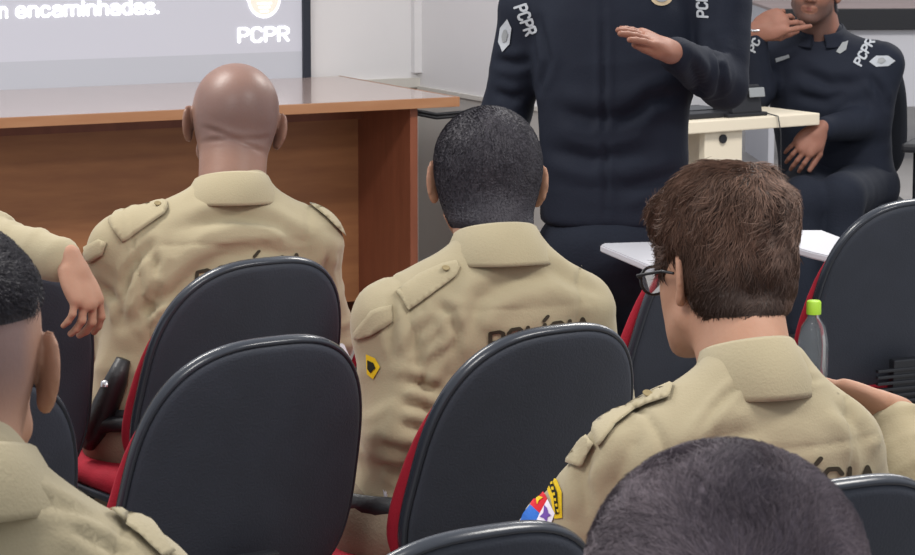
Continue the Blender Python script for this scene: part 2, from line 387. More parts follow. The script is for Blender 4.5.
GL = {'P': (.6, [[(0, 0), (0, 1), (.42, 1), (.6, .88), (.6, .60), (.42, .46), (0, .46)]]),
 'C': (.6, [[(.6, .80), (.46, 1), (.14, 1), (0, .84), (0, .16), (.14, 0), (.46, 0), (.6, .2)]]),
 'R': (.6, [[(0, 0), (0, 1), (.42, 1), (.6, .88), (.6, .60), (.42, .46), (0, .46)], [(.3, .46), (.6, 0)]]),
 'O': (.62, [[(.14, 0), (0, .16), (0, .84), (.14, 1), (.48, 1), (.62, .84), (.62, .16), (.48, 0), (.14, 0)]]),
 'L': (.5, [[(0, 1), (0, 0), (.5, 0)]]), 'I': (.04, [[(.02, 0), (.02, 1)]]), 'Í': (.04, [[(.02, 0), (.02, 1)], [(.0, 1.22), (.16, 1.42)]]),
 'A': (.66, [[(0, 0), (.33, 1), (.66, 0)], [(.12, .32), (.54, .32)]]),
 'n': (.48, [[(0, 0), (0, .7)], [(0, .5), (.15, .7), (.35, .7), (.48, .55), (.48, 0)]]),
 'e': (.5, [[(.04, .36), (.5, .36), (.5, .5), (.38, .7), (.14, .7), (0, .52), (0, .18), (.14, 0), (.4, 0), (.5, .12)]]),
 'c': (.46, [[(.46, .55), (.36, .7), (.14, .7), (0, .52), (0, .18), (.14, 0), (.36, 0), (.46, .15)]]),
 'a': (.48, [[(.03, .6), (.14, .7), (.36, .7), (.48, .58), (.48, 0)], [(.48, .40), (.14, .40), (0, .28), (0, .12), (.12, 0), (.32, 0), (.48, .14)]]),
 'm': (.84, [[(0, 0), (0, .7)], [(0, .55), (.12, .7), (.3, .7), (.42, .58), (.42, 0)], [(.42, .55), (.54, .7), (.72, .7), (.84, .58), (.84, 0)]]),
 'i': (.02, [[(0, 0), (0, .7)], [(0, .92), (0, .98)]]), 'h': (.48, [[(0, 0), (0, 1)], [(0, .5), (.15, .7), (.35, .7), (.48, .55), (.48, 0)]]),
 'd': (.48, [[(.48, 0), (.48, 1)], [(.48, .55), (.36, .7), (.14, .7), (0, .52), (0, .18), (.14, 0), (.36, 0), (.48, .15)]]),
 's': (.44, [[(.44, .58), (.34, .7), (.12, .7), (.02, .6), (.02, .45), (.12, .38), (.34, .34), (.44, .24), (.44, .12), (.32, 0), (.12, 0), (0, .12)]]),
 '.': (.02, [[(0, .02), (0, .06)]]), ' ': (.2, [])}
def strokes(txt, sw, gap=.26):
    """2-D letter mesh in cap-height units; returns verts, faces, width"""
    V = []; F = []; x0 = 0
    for ch in txt:
        w, pl = GL[ch]
        for p in pl:
            p = [np.array((x0+a, b)) for a, b in p]
            for a, b in zip(p[:-1], p[1:]):
                d = b-a; L_ = np.hypot(*d); n = np.array((-d[1], d[0]))/L_*sw/2; k = max(1, int(L_/.22)); base = len(V)
                for q in range(k+1): V += [a+d*q/k+n, a+d*q/k-n]
                F += [(base+2*q, base+2*q+1, base+2*q+3, base+2*q+2) for q in range(k)]
            for a in p:
                base = len(V); V += [a+np.array((math.cos(t), math.sin(t)))*sw/2 for t in [2*PI*q/8 for q in range(8)]]; F.append(tuple(range(base, base+8)))
        x0 += w+gap
    return V, F, x0-gap
def pxcaster(p, off=.002):
    W2L = p['W2L']; L2W = W2L.inverted(); o = W2L @ Vector((0, 0, CAMH)); bvh = p['bvh']
    def f(x, y):
        d = (W2L @ at(x, y, 1)-o).normalized(); h = bvh.ray_cast(o, d, 30)
        if h[0] is None:
            dep = (Vector(p['nk'])-o).length; h = bvh.find_nearest(o+d*dep)
        n = h[1] if h[1].dot(d) < 0 else -h[1]
        return h[0]+n*off
    return f
def px_poly(name, poly, p, m, off=.003, thick=.003, cell=7, parent=None):
    """an outline given in picture pixels laid on the cloth it falls on, with a thickness"""
    bm = bmesh.new(); f = bm.faces.new([bm.verts.new((a[0], a[1], 0)) for a in poly]); bmesh.ops.triangulate(bm, faces=[f])
    for _ in range(6):
        ed = [e for e in bm.edges if e.calc_length() > cell]
        if not ed: break
        bmesh.ops.subdivide_edges(bm, edges=ed, cuts=1); bmesh.ops.triangulate(bm, faces=bm.faces)
    c = pxcaster(p, off+thick); cx = sum(a[0] for a in poly)/len(poly); cy = sum(a[1] for a in poly)/len(poly)
    W2 = p['W2L']; oo = W2 @ Vector((0, 0, CAMH))
    for v in bm.verts:
        x, y = v.co.x, v.co.y
        for _q in range(40):                     # past the edge of the cloth: step back onto it
            d_ = (W2 @ at(x, y, 1)-oo).normalized()
            if p['bvh'].ray_cast(oo, d_, 30)[0] is not None: break
            L_ = math.hypot(cx-x, cy-y) or 1; x += (cx-x)/L_; y += (cy-y)/L_
        v.co = c(x, y)
    if thick > .0015:
        bm.normal_update(); o = p['W2L'] @ Vector((0, 0, CAMH)); g = bmesh.ops.extrude_face_region(bm, geom=list(bm.faces))
        nv = [v for v in g['geom'] if isinstance(v, bmesh.types.BMVert)]
        for v in nv: v.co += (v.co-o).normalized()*(thick+off)
    return obj(name, bm, M[m] if isinstance(m, str) else m, parent or p['root'], smooth=thick > .003)
def px_text(name, txt, O, U, Vv, p, m, sw=.2, gap=.26, off=.002, center=True):
    """lettering on cloth: O is the pixel of the start of the baseline, U and Vv pixels per cap height"""
    V, F, W = strokes(txt, sw, gap); c = pxcaster(p, off)
    P = [tuple(c(O[0]+U[0]*v[0]+Vv[0]*v[1], O[1]+U[1]*v[0]+Vv[1]*v[1])) for v in V]
    return from_np(name, P, F, M[m], p['root'], False)
def ellipse(rx, ry, n=28, cx=0, cy=0): return [(cx+rx*math.cos(2*PI*k/n), cy+ry*math.sin(2*PI*k/n)) for k in range(n)]

# ------------------------------------------------------------ person
def person(label, base, yaw, neck, head, hrot, shoulders=None, elbows=None, wrists=None, hands=None, knees=None, ankles=None,
           cloth='tan', skin='skin1', hair=None, strand=None, build=1.0, sw=.19, hs=1.0, hiplz=.52, tint=None, headthick=1.0, face=True,
           res=.0075, creases=(), hunch=1.0, collar=(.066, .074, .042), seed=1, sleeve_end=.028, fold=1.0, stand=False, drop=.085, jacket_bottom=None, legs=True, wr=1.0, ring=1.0):
    """joints are world points; the Empty stands at base with heading yaw"""
    base = Vector((base[0], base[1], 0)); root = thing('person', label, 'person', base, yaw)
    W2L = (Matrix.Translation(base) @ Matrix.Rotation(yaw, 4, 'Z')).inverted()
    L = lambda p: np.array(W2L @ Vector(p))
    nk = L(neck); hd = L(head); z0 = hiplz; zn = nk[2]
    def spine(t):
        t = np.clip(t, -.3, 1.2); e = np.where(t > 0, np.abs(t)**hunch, t); return nk[0]*e, nk[1]*e
    sh = [L(p) for p in shoulders] if shoulders else None
    if sh is None:
        t = 1-drop/(zn-z0); sx_, sy_ = spine(np.array(t)); sh = [np.array([float(sx_)+s*sw*build*.93, float(sy_)+.0, zn-drop-.012]) for s in (-1, 1)]
    elb = [L(p) if p is not None else sh[i]+np.array([(-1, 1)[i]*.05, .04, -.27]) for i, p in enumerate(elbows or (None, None))]
    wri = [L(p) if p is not None else elb[i]+np.array([(1, -1)[i]*.05, .22, .0]) for i, p in enumerate(wrists or (None, None))]
    hips = [np.array([s*.09, 0, z0-.01]) for s in (-1, 1)]
    kn = [L(p) if p is not None else np.array([s*.14, .42, .50]) for s, p in zip((-1, 1), knees or (None, None))]
    an = [L(p) if p is not None else k+np.array([0, .05, -.42]) for k, p in zip(kn, ankles or (None, None))]
    ts = np.array([-.16, -.1, .0, .22, .45, .66, .78, .86, .915, .96, 1.0, 1.07, 1.12])
    ws = np.array([.10, .165, .178, .172, .178, .190, .186, .165, .128, .092, .068, .055, .03])*build
    ds = np.array([.08, .115, .125, .120, .120, .120, .112, .100, .086, .074, .062, .052, .03])*build
    tt = np.linspace(-.16, 1.12, 200); wf = np.interp(tt, ts, ws); df = np.interp(tt, ts, ds)
    ker = np.hanning(15); ker /= ker.sum(); wf = np.convolve(np.pad(wf, 7, 'edge'), ker, 'valid'); df = np.convolve(np.pad(df, 7, 'edge'), ker, 'valid')
    def torso(P, inf=0):
        t = (P[:, 2]-z0)/(zn-z0); cx, cy = spine(t); w = np.interp(t, tt, wf)+inf; d = np.interp(t, tt, df)+inf
        q = ((np.abs(P[:, 0]-cx)/w)**2.35+(np.abs(P[:, 1]-cy)/d)**2.35)**(1/2.35)
        f = (q-1)*np.minimum(w, d)
        bot = (-.12 if jacket_bottom is None else (jacket_bottom-z0)/(zn-z0))
        return smax(smax(f, (bot-t)*(zn-z0), .02), (t-1.09)*(zn-z0), .02)
    def arms(P, inf, full):
        f = None
        for i in (0, 1):
            a = cone(P, sh[i], elb[i], .060*build+inf, .046*build+inf)
            d = wri[i]-elb[i]; e = wri[i]+d/np.linalg.norm(d)*(.0 if full else -sleeve_end-.0)
            a = smin(a, cone(P, elb[i], e, .046*build+inf, .029+inf), .02)
            f = a if f is None else smin(f, a, .01)
        return f
    def bodyf(P):
        f = smin(torso(P, -.014), arms(P, -.020, True), .03)
        if legs:
            for i in (0, 1):
                f = smin(f, cone(P, hips[i], kn[i], .078, .052), .03); f = smin(f, cone(P, kn[i], an[i], .050, .038), .02)
        return f
    def shirtf(P):
        f = torso(P, .002)
        for i, s in ((0, -1), (1, 1)):   # trapezius / shoulder cap
            f = smin(f, cone(P, (nk[0]+s*.05, nk[1]-.01, zn-.035), sh[i]+np.array([0, 0, .004]), .045, .058*build), .045)
        a = arms(P, .011, False); return smin(f, a, .028)
    allp = [nk]+sh+elb+wri
    lo = np.min(allp, 0)-.17; hi = np.max(allp, 0)+.15; lo[2] = min(lo[2], (z0-.13) if jacket_bottom is None else jacket_bottom-.03); lo[0] = min(lo[0], -.27); hi[0] = max(hi[0], .27); lo[1] = min(lo[1], -.2); hi[1] = max(hi[1], .2)
    # shirt
    V, F = nets(shirtf, lo, hi, res); Nn = vnormals(V, F)
    Qw = V+.03*np.stack([vnoise(V, (9,)*3, seed+s) for s in (21, 22, 23)], 1)
    def ridged(Q, sc, sd): return (1-np.abs(vnoise(Q, sc, sd)))**2-.35
    amp = np.full(len(V), 1.0)
    t = (V[:, 2]-z0)/(zn-z0); shoulderz = sstep(1.0, .62, t)
    D = wr*(.0095*ridged(Qw, (5, 5, 10), seed)*shoulderz+.0035*ridged(Qw, (12, 12, 18), seed+1)*(.15+.85*shoulderz))+.0006*vnoise(V, (40,)*3, seed+2)
    for i, s in ((0, -1), (1, 1)):
        for a, b, fr in ((sh[i], elb[i], 15), (elb[i], wri[i], 17)):
            tt_, dd = seg_t(V, a, b); near = sstep(.115, .07, dd)*sstep(-.1, .15, tt_)*sstep(1.15, .95, tt_)
            ph = tt_*np.linalg.norm(b-a)*2*PI*fr+3.0*vnoise(Qw, (11,)*3, seed+7+i)
            k = .45+.55*np.exp(-((tt_-(1 if a is sh[i] else 0))/.35)**2)
            D += ring*near*k*.0062*(np.maximum(np.sin(ph), 0)**1.3-.3)*(.4+.6*vnoise(V, (9,)*3, seed+8)**2*2)
        tt_, dd = seg_t(V, sh[i], elb[i]); D += sstep(.13, .07, dd)*.006*vnoise(Qw, (14, 14, 9), seed+12)
        # armhole seam and the creases that leave the armpit
        xs = np.abs(V[:, 0]-(sh[i][0]-s*.012)+(sh[i][2]-V[:, 2])*s*.15); m = sstep(.0, -.15, V[:, 2]-sh[i][2]-.02)*sstep(.2, .16, np.abs(V[:, 2]-sh[i][2]))
        D -= .0045*np.exp(-(xs/.006)**2)*sstep(.20, .15, sh[i][2]-V[:, 2]+.0)*((V[:, 2] < sh[i][2]+.08))
        ap = sh[i]+np.array([-s*.035, -.06, -.10])
        for q, (dx, dz, ln) in enumerate(((-.10, .055, 1), (-.12, -.02, 1), (-.07, -.09, 1), (.02, .11, .8))):
            b = ap+np.array([s*dx, -.03, dz])*1.0; u, dd = seg_t(V[:, [0, 2]]-0, ap[[0, 2]], b[[0, 2]]); dd = np.where(V[:, 1] < nk[1]*.8+.06, dd, 1)
            D += fold*(.25 if creases else 1)*(-.007*np.exp(-(dd/.0075)**2)+.004*np.exp(-((dd-.018)/.011)**2))*sstep(1.1, .2, u)
    D -= .0025*np.exp(-((t-.80)/.010)**2)*(V[:, 1] < nk[1])*(np.abs(V[:, 0]-nk[0]) < .15) if cloth == 'tan' else 0
    V = V+Nn*np.clip(D*fold, -.009, .012)[:, None]
    if creases:
        b0 = BVHTree.FromPolygons([tuple(v) for v in V], [tuple(int(x) for x in f) for f in F]); cs = pxcaster(dict(W2L=W2L, bvh=b0, nk=nk), 0); E = np.zeros(len(V))
        for poly, dep, wid in creases:
            pts = []
            for (x0, y0), (x1, y1) in zip(poly[:-1], poly[1:]):
                n_ = max(2, int(math.hypot(x1-x0, y1-y0)/3)); pts += [tuple(cs(x0+(x1-x0)*q/n_, y0+(y1-y0)*q/n_)) for q in range(n_+1)]
            pts = np.array(pts); near = np.where(((V > pts.min(0)-.06) & (V < pts.max(0)+.06)).all(1))[0]
            if not len(near): continue
            dm = np.linalg.norm(V[near][:, None]-pts[None], axis=2); k_ = dm.argmin(1); dd = dm.min(1); end = np.minimum(1, np.minimum(k_, len(pts)-1-k_)/(.25*len(pts))+.25)
            E[near] += end*dep*(-np.exp(-(dd/wid)**2)+.75*np.exp(-((dd-wid*2.3)/(wid*1.3))**2))
        V = V+vnormals(V, F)*np.clip(E, -.010, .009)[:, None]
    shirt = from_np('shirt' if cloth == 'tan' else 'jacket', V, F, M[cloth], root)
    bvh = BVHTree.FromPolygons([tuple(v) for v in V], [tuple(int(x) for x in f) for f in F])
    # body: head and neck fine, the rest coarser, hands fine; one mesh
    Hm = Matrix.Translation(Vector(hd)) @ Euler(tuple(R(a) for a in hrot), 'ZYX' if False else 'XYZ').to_matrix().to_4x4() @ Matrix.Diagonal((hs, hs, hs, 1)); Hi = np.array(Hm.inverted())
    toH = lambda P: P@Hi[:3, :3].T+Hi[:3, 3]
    nb = nk+np.array([0, .0, -.03]); up = np.array(Hm @ Vector((0, -.034, -.035))); jaw = np.array(Hm @ Vector((0, .008, -.05)))
    def headneck(P):
        f = head_field(toH(P), headthick, face)*hs
        f = smin(f, cone(P, nb, up, .064*build, .063*headthick*hs), .022); return smin(f, cone(P, nb+np.array([0, .02, 0]), jaw, .052, .046), .02)
    hl = np.minimum(nb, hd)-.115*hs; hh = np.maximum(nb, hd)+.135*hs; hl[2] = nb[2]-.03
    hres = .0045 if hair != 'none' else .006
    hV, hF = nets(headneck, hl, hh, hres); Q = toH(hV); T = np.zeros(len(hV)) if tint is None else tint(Q)
    if hair is None:      # skin folds across the nape of a shaved head
        w_ = sstep(-.035, -.065, Q[:, 1])*sstep(.075, .04, np.abs(Q[:, 0]))
        Dn = sum(-.0022*np.exp(-((Q[:, 2]-z_-.010*np.sin(Q[:, 0]*30+z_*90))/.0045)**2)+.0012*np.exp(-((Q[:, 2]-z_-.009-.010*np.sin(Q[:, 0]*30+z_*90))/.006)**2) for z_ in (-.022, -.046))
        hV = hV+vnormals(hV, hF)*(Dn*w_)[:, None]
    parts = [(hV, hF, T)]
    blo = np.minimum(lo, np.min(kn+an, 0)-.1) if legs else lo; bhi = np.maximum(hi, np.max(kn+an, 0)+.1) if legs else hi
    if legs: blo = blo.copy(); blo[2] = .04
    bV, bF = nets(bodyf, blo, bhi, .016); parts.append((bV, bF, np.zeros(len(bV))))
    for i, hsp in enumerate(hands or (None, None)):
        if hsp is None: continue
        h = dict(hsp); yd = np.array(W2L.to_3x3() @ Vector(h.pop('dir'))); pd = np.array(W2L.to_3x3() @ Vector(h.pop('palm')))
        parts.append(hand_mesh(h.pop('side'), wri[i], yd, pd, **h))
    BV, BF, BT = joinparts(parts); body = from_np('body', BV, BF, M[skin], root); set_tint(body, BT)
    # hair
    if hair and hair != 'none':
        kind, hm = hair
        aV, aF = nets(lambda P: smin(head_field(toH(P), headthick, False, False)*hs, cone(P, nb, up, .064*build, .063*headthick*hs), .022)-hairline(toH(P), kind)*hs, hl, hh+.02, .0045)
        Qh = toH(aV)
        from_np('hair', aV, aF, M[hm], root)
        if strand:
            sV, sF, sT = strands(aV, aF, toH, kind=kind, **{k: v for k, v in strand.items() if k != 'mat'})
            so = from_np('hair_locks', sV, sF, M[strand['mat']], root, smooth=False); set_tint(so, sT)
    # collar
    if collar:
        rx, ry, hc = collar; hc *= .92; n = 48; prof = [(0.000, -.6), (.0005, .6), (.0015, .93), (.0045, 1.0), (.008, .93), (.014, .45), (.019, -.05), (.025, -.52), (.027, -.70), (.022, -.72), (.018, -.3), (.008, -.2)]
        cV = []; cF = []; ax = hd-nk; tl = np.array([ax[0], ax[1], 0])*.35
        for k in range(n+1):
            a = R(-90)+R(15)+(2*PI-R(30))*0+ (R(90)-R(12)-(R(-270)+R(12)))*(k/n) if False else R(90)+R(14)+(2*PI-R(28))*k/n
            dx, dy = math.cos(a), math.sin(a); fr = (1+dy)/2
            for (o_, v) in prof:
                hgt = hc*v*(1-.35*fr); c = nk+np.array([0, 0, .0])+tl*max(v, 0)*.5
                lift = .012*(1-fr)
                wave = .0012*math.sin(a*5+seed)*max(0, -v+.5)
                cV.append((c[0]+dx*(rx*build+o_*1.15+wave-.004*max(v, 0)), c[1]+dy*(ry*build+o_*1.15+wave), nk[2]-.004+hgt+lift-.018*fr))
        m = len(prof)
        for k in range(n):
            for j in range(m): cF.append((k*m+j, k*m+(j+1) % m, (k+1)*m+(j+1) % m, (k+1)*m+j))
        cF += [tuple(range(m)), tuple(n*m+j for j in range(m))[::-1]]
        co = from_np('collar', cV, cF, M['tan2' if cloth == 'tan' else cloth], root)
    # trousers and shoes
    if legs:
        def trf(P):
            f = smax(ell(P, (0, 0, z0-.005), (.185*build, .15, .13)), P[:, 2]-(z0+.075 if not stand else z0+.1), .01)
            for i in (0, 1):
                f = smin(f, cone(P, hips[i], kn[i], .098, .072), .03); f = smin(f, cone(P, kn[i], an[i], .070, .056), .02)
            return f+.004*vnoise(P, (16,)*3, seed+3)
        pts = hips+kn+an; tV, tF = nets(trf, np.min(pts, 0)-.2, np.max(pts, 0)+.2, .012)
        from_np('trousers', tV, tF, M['trouser' if cloth == 'tan' else 'navyt'], root)
        if cloth == 'tan':
            bm = bmesh.new()
            V2 = []; F2 = []; n = 40
            for k in range(n):
                a = 2*PI*k/n
                for (o_, dz) in ((.0, -.02), (.006, -.02), (.006, .02), (.0, .02)): V2.append(((.186*build+o_)*math.cos(a), (.135*build+o_)*math.sin(a), z0+.035+dz))
            for k in range(n):
                for j in range(4): F2.append((k*4+j, ((k+1) % n)*4+j, ((k+1) % n)*4+(j+1) % 4, k*4+(j+1) % 4))
            bm.free(); from_np('belt', V2, F2, M['leather'], root)
        for i in (0, 1):
            a = an[i]; fn = lambda P: smin(smax(ell(P, (a[0], a[1]+.06, .045), (.048, .14, .05)), .002-P[:, 2], .004), cone(P, (a[0], a[1], .06), (a[0], a[1], a[2]+.02), .045, .045), .03)
            sV, sF = nets(fn, np.array([a[0]-.08, a[1]-.12, -.01]), np.array([a[0]+.08, a[1]+.24, a[2]+.09]), .010); from_np('shoe', sV, sF, M['leather'], root)
    return dict(root=root, bvh=bvh, L=L, sh=sh, elb=elb, wri=wri, nk=nk, hd=hd, Hm=Hm, toH=toH, W2L=W2L)

def epaulettes(p, which=(0, 1), m='tan2', turn=0.0):
    for i in which:
        s = (-1, 1)[i]; a = p['nk']+np.array([s*.098, -.030, 0]); b = p['sh'][i]+np.array([s*.052, -.030, 0]); ax = (b-a); Ln = np.hypot(ax[0], ax[1]); U = (ax[0]/Ln, ax[1]/Ln, 0); Vv = (-U[1], U[0], 0)
        w = .027; L_ = Ln; DD = (0, .55, -1)
        poly = [(.014, -w*.62), (0, -w*.25), (0, w*.25), (.014, w*.62), (L_*.5, w*.95), (L_*.97, w*1.2), (L_*.97, -w*1.2), (L_*.5, -w*.95)]
        e = drape_poly('epaulette', poly, U, Vv, (a[0], a[1]-.04, p['nk'][2]+.05), DD, p['bvh'], M[m], p['root'], .004, .0045)
        if e:
            c = drape_pts([(.024, 0)], U, Vv, (a[0], a[1]-.04, p['nk'][2]+.05), DD, p['bvh'], .011)[0]
            b_ = lathe('button', [(0, .0), (.0065, 0), (.0075, .0015), (.0065, .003), (.004, .0022), (0, .0022)], M['thread'], e, 16, tuple(c))
def back_text(p, s, size, t, dx=0, bold=.004, sx=1.0, m='print'):
    nk = p['nk']; return drape_text('back_lettering', s, size, (1, 0, 0), (0, 0, 1), (nk[0]+dx, nk[1]-.15, t), (0, 1, 0), p['bvh'], M[m], p['root'], bold, sx)
def sleeve_frame(p, i, t, ang=0):
    """a point on the outside of the upper sleeve; returns O, U (across), V (along, towards shoulder), D (inward)"""
    s = (-1, 1)[i]; a = Vector(p['sh'][i]); b = Vector(p['elb'][i]); ax = (a-b).normalized(); out = Vector((s, 0, 0)); out = Matrix.Rotation(ang, 3, 'Z') @ out
    out = (out-ax*out.dot(ax)).normalized(); U = ax.cross(out); O = a.lerp(b, t)+out*.02
    return O, U, ax, -out
def flap(p, i, t, ang, w=.05, h=.035, name='sleeve_pocket_flap'):
    O, U, A, D = sleeve_frame(p, i, t, ang); poly = [(-w, h*.5), (w, h*.5), (w, -h*.2), (w*.3, -h*.62), (0, -h*.8), (-w*.3, -h*.62), (-w, -h*.2)]
    return drape_poly(name, poly, U, A, O, D, p['bvh'], M['tan2'], p['root'], .004, .005)

#@@SETTING
# ------------------------------------------------------------ the setting
def struct(name, bm, m):
    o = obj(name, bm, m); o['kind'] = 'structure'; return o
RF = Matrix.Rotation(YAW, 3, 'Z')
def wbox(bm, a, b, c, s): pass
def roombox(name, O, u0, u1, v0, v1, z0, z1, m):
    """a block in room axes (u along the rows, v towards the front wall) measured from O"""
    bm = bmesh.new(); c = Vector((O[0], O[1], 0))+ROW*((u0+u1)/2)+FWD*((v0+v1)/2); add_box(bm, (c.x, c.y, (z0+z1)/2), (u1-u0, v1-v0, z1-z0), RF); return struct(name, bm, m)
DC = atz(458, 97, .80)                       # right front corner of the desk top
bm = bmesh.new(); add_box(bm, (1, 8, -.05), (18, 22, .1), RF); struct('floor', bm, M['floor'])
WV = .95                                       # desk depth: the front wall stands right behind it
CU = .335                                       # room corner, right of the desk end
roombox('wall_front', DC, -5.5, CU, WV+.03, WV+.18, .78, 3.0, M['wall'])
roombox('trim_1', DC, -5.5, CU, WV+.015, WV+.19, .745, .78, M['trim'])
roombox('wall_front_dado', DC, -5.5, CU, WV+.03, WV+.18, 0, .745, M['dado'])
roombox('wall_right', DC, CU, CU+.15, -.5, WV+.18, .75, 3.0, M['wall'])
roombox('trim_2', DC, CU-.012, CU+.15, -.51, WV+.015, .735, .75, M['trim'])
roombox('wall_right_dado', DC, CU, CU+.15, -.5, WV+.18, 0, .735, M['dado'])
roombox('trim_3', DC, CU-.03, CU, WV-.0, WV+.03, .80, 3.0, M['wall'])
FB = at(900, 140, 18.5); roombox('wall_back', FB, -9, 4, 0, .15, 0, 3.0, M['wall'])

# projection screen on the front wall
sc = thing('projection_screen', 'large pale projection screen with dark frame and projected words above the wooden desk', 'projection screen', DC, YAW)
PY = WV+.03; _o = Vector((0, 0, CAMH)); _d = at(311, 60, 1)-_o; SXu = (_o+_d*((Vector((DC.x, DC.y, 0))+FWD*(PY-.045)).dot(FWD)/_d.dot(FWD))-Vector(DC)).dot(ROW)
ztop = 2.4
def lbox(name, x0, x1, y0, y1, z0, z1, m, parent, bev=0): return box(name, ((x0+x1)/2, (y0+y1)/2, (z0+z1)/2), (x1-x0, y1-y0, z1-z0), m, parent, bev=bev)
DZ = .80
sc.location = (DC.x, DC.y, 0)
bandz = .895
lbox('screen_surface', SXu-3.6, SXu-.02, PY-.03, PY-.012, bandz, ztop, M['screen'], sc)
lbox('lower_band', SXu-3.6, SXu-.02, PY-.03, PY-.014, .775, bandz, M['band'], sc)
lbox('frame', SXu-.028, SXu, PY-.045, PY, .775, ztop+.03, M['frame'], sc)
lbox('frame', SXu-3.63, SXu-3.6, PY-.045, PY, .775, ztop+.03, M['frame'], sc)
lbox('frame', SXu-3.6, SXu-.028, PY-.045, PY, ztop, ztop+.03, M['frame'], sc)
def on_screen(px, py, y=PY-.032):
    o = Vector((0, 0, CAMH)); d = at(px, py, 1)-o; P = o+d*((Vector((DC.x, DC.y, 0))+FWD*y).dot(FWD)/d.dot(FWD)); return (P-Vector(DC)).dot(ROW), P.z
def screen_text(s, px0, px1, py, cap, name, m, sw):
    u0, z = on_screen(px0, py); u1, _ = on_screen(px1, py); V, F, W = strokes(s, sw, .25); k = (u1-u0)/W
    from_np(name, [(u0+v[0]*k, PY-.0335, z+v[1]*cap) for v in V], F, m, sc, False)
screen_text('n', 0, 6.5, 17.5, .047, 'lettering', M['lite'], .21)
screen_text('encaminhadas.', 17, 158, 17, .047, 'lettering', M['lite'], .21)
screen_text('PCPR', 239, 288, 42, .047, 'lettering', M['lite'], .20)
u, z = on_screen(264, -1)
bm = bmesh.new(); f = bm.faces.new([bm.verts.new((u+.068*math.cos(a)*(1 if math.sin(a) > 0 else .93), PY-.034, z+.068*math.sin(a))) for a in [2*PI*k/40 for k in range(40)]]); obj('emblem', bm, M['lite'], sc)
bm = bmesh.new(); f = bm.faces.new([bm.verts.new((u+.055*math.cos(a), PY-.0345, z+.056*math.sin(a))) for a in [2*PI*k/40 for k in range(40)]]); em = obj('emblem_field', bm, M['badge'], sc)
for q in range(3): lbox('emblem_bar', u-.028+.006*q, u+.028-.006*q, PY-.036, PY-.035, z-.018-.014*q, z-.012-.014*q, M['lite'], sc)

# long wooden desk
dk = thing('desk', 'long wooden desk with glossy reddish top below the projection screen', 'desk', (DC.x, DC.y, 0), YAW)
lbox('desk_top', -4.3, 0, 0, WV, .772, .80, M['woodtop'], dk, .004)
lbox('edge_band', -4.3, .004, -.006, .004, .768, .801, M['edge'], dk, .002)
lbox('edge_band', -.002, .006, 0, WV, .768, .801, M['edge'], dk, .002)
EX = -.135
lbox('side_panel', EX-.028, EX, .03, WV-.05, 0, .772, M['wood2'], dk, .002)
lbox('side_panel', -4.25, -4.22, .03, WV-.05, 0, .772, M['wood2'], dk, .002)
lbox('front_panel', -4.22, EX-.028, .44, .462, .06, .772, M['wood'], dk)
lbox('top_rail', -4.22, EX-.028, .40, .44, .70, .772, M['wood2'], dk)
for q in range(2):
    pts = [Vector((.0-.10, .35+q*.03, .765)), Vector((-.04, .32, .735-q*.01)), Vector((.06, .28, .715-q*.012)), Vector((.16, .25, .722-q*.012)), Vector((.28, .22, .74)), Vector((.355, .2, .75))]
    pts = [RF @ p+Vector((DC.x, DC.y, 0)) for p in pts]
    tag(tube('cable', pts, .006, M['blackp'], n=8), ('upper' if q == 0 else 'lower')+' of two black cables sagging from the right end of the wooden desk', 'cable')

#@@CHAIRS
# ------------------------------------------------------------ lecture chairs
def outline(n=72, w0=.232, w1=.196, h=.235, e=3.6, top=2.7):
    pts = []
    for k in range(n):
        a = 2*PI*k/n; c, s = math.cos(a), math.sin(a); ee = (top if s > 0 else e); z = h*math.copysign(abs(s)**(2/ee), s); w = w0+(w1-w0)*(z/h*.5+.5)
        x = w*math.copysign(abs(c)**(2/ee), c); pts.append((x, z))
    return pts
def pad(rings, bulge, pts, taper=False):
    """stack of scaled outlines; rings: (scale, y)"""
    V = []; F = []; n = len(pts)
    for sc_, y in rings:
        for (x, z) in pts:
            if taper: q = 1-.085*sstep(-.05, .235, z); x, z = x*q, z*(q if z > 0 else 1)
            V.append((x*sc_, y*(1 if y < .003 or not taper else (1-.80*min(1, max(0, z*sc_/.235*.62+.38))))+bulge*((x*sc_/.22)**2), z*sc_-(.006 if taper and y > .003 else 0)))
    for i in range(len(rings)-1):
        for k in range(n): F.append((i*n+k, i*n+(k+1) % n, (i+1)*n+(k+1) % n, (i+1)*n+k))
    a = len(V); V.append((0, rings[0][1], 0)); b = len(V); V.append((0, rings[-1][1], 0))
    for k in range(n): F.append((a, (k+1) % n, k)); F.append((b, (len(rings)-1)*n+k, (len(rings)-1)*n+(k+1) % n))
    return np.array(V), F
def grow(pts, d):
    return [(x*(1+d/.22), z*(1+d/.21)) for x, z in pts]
LEAN = R(17); BZ = .668; BY = -.215
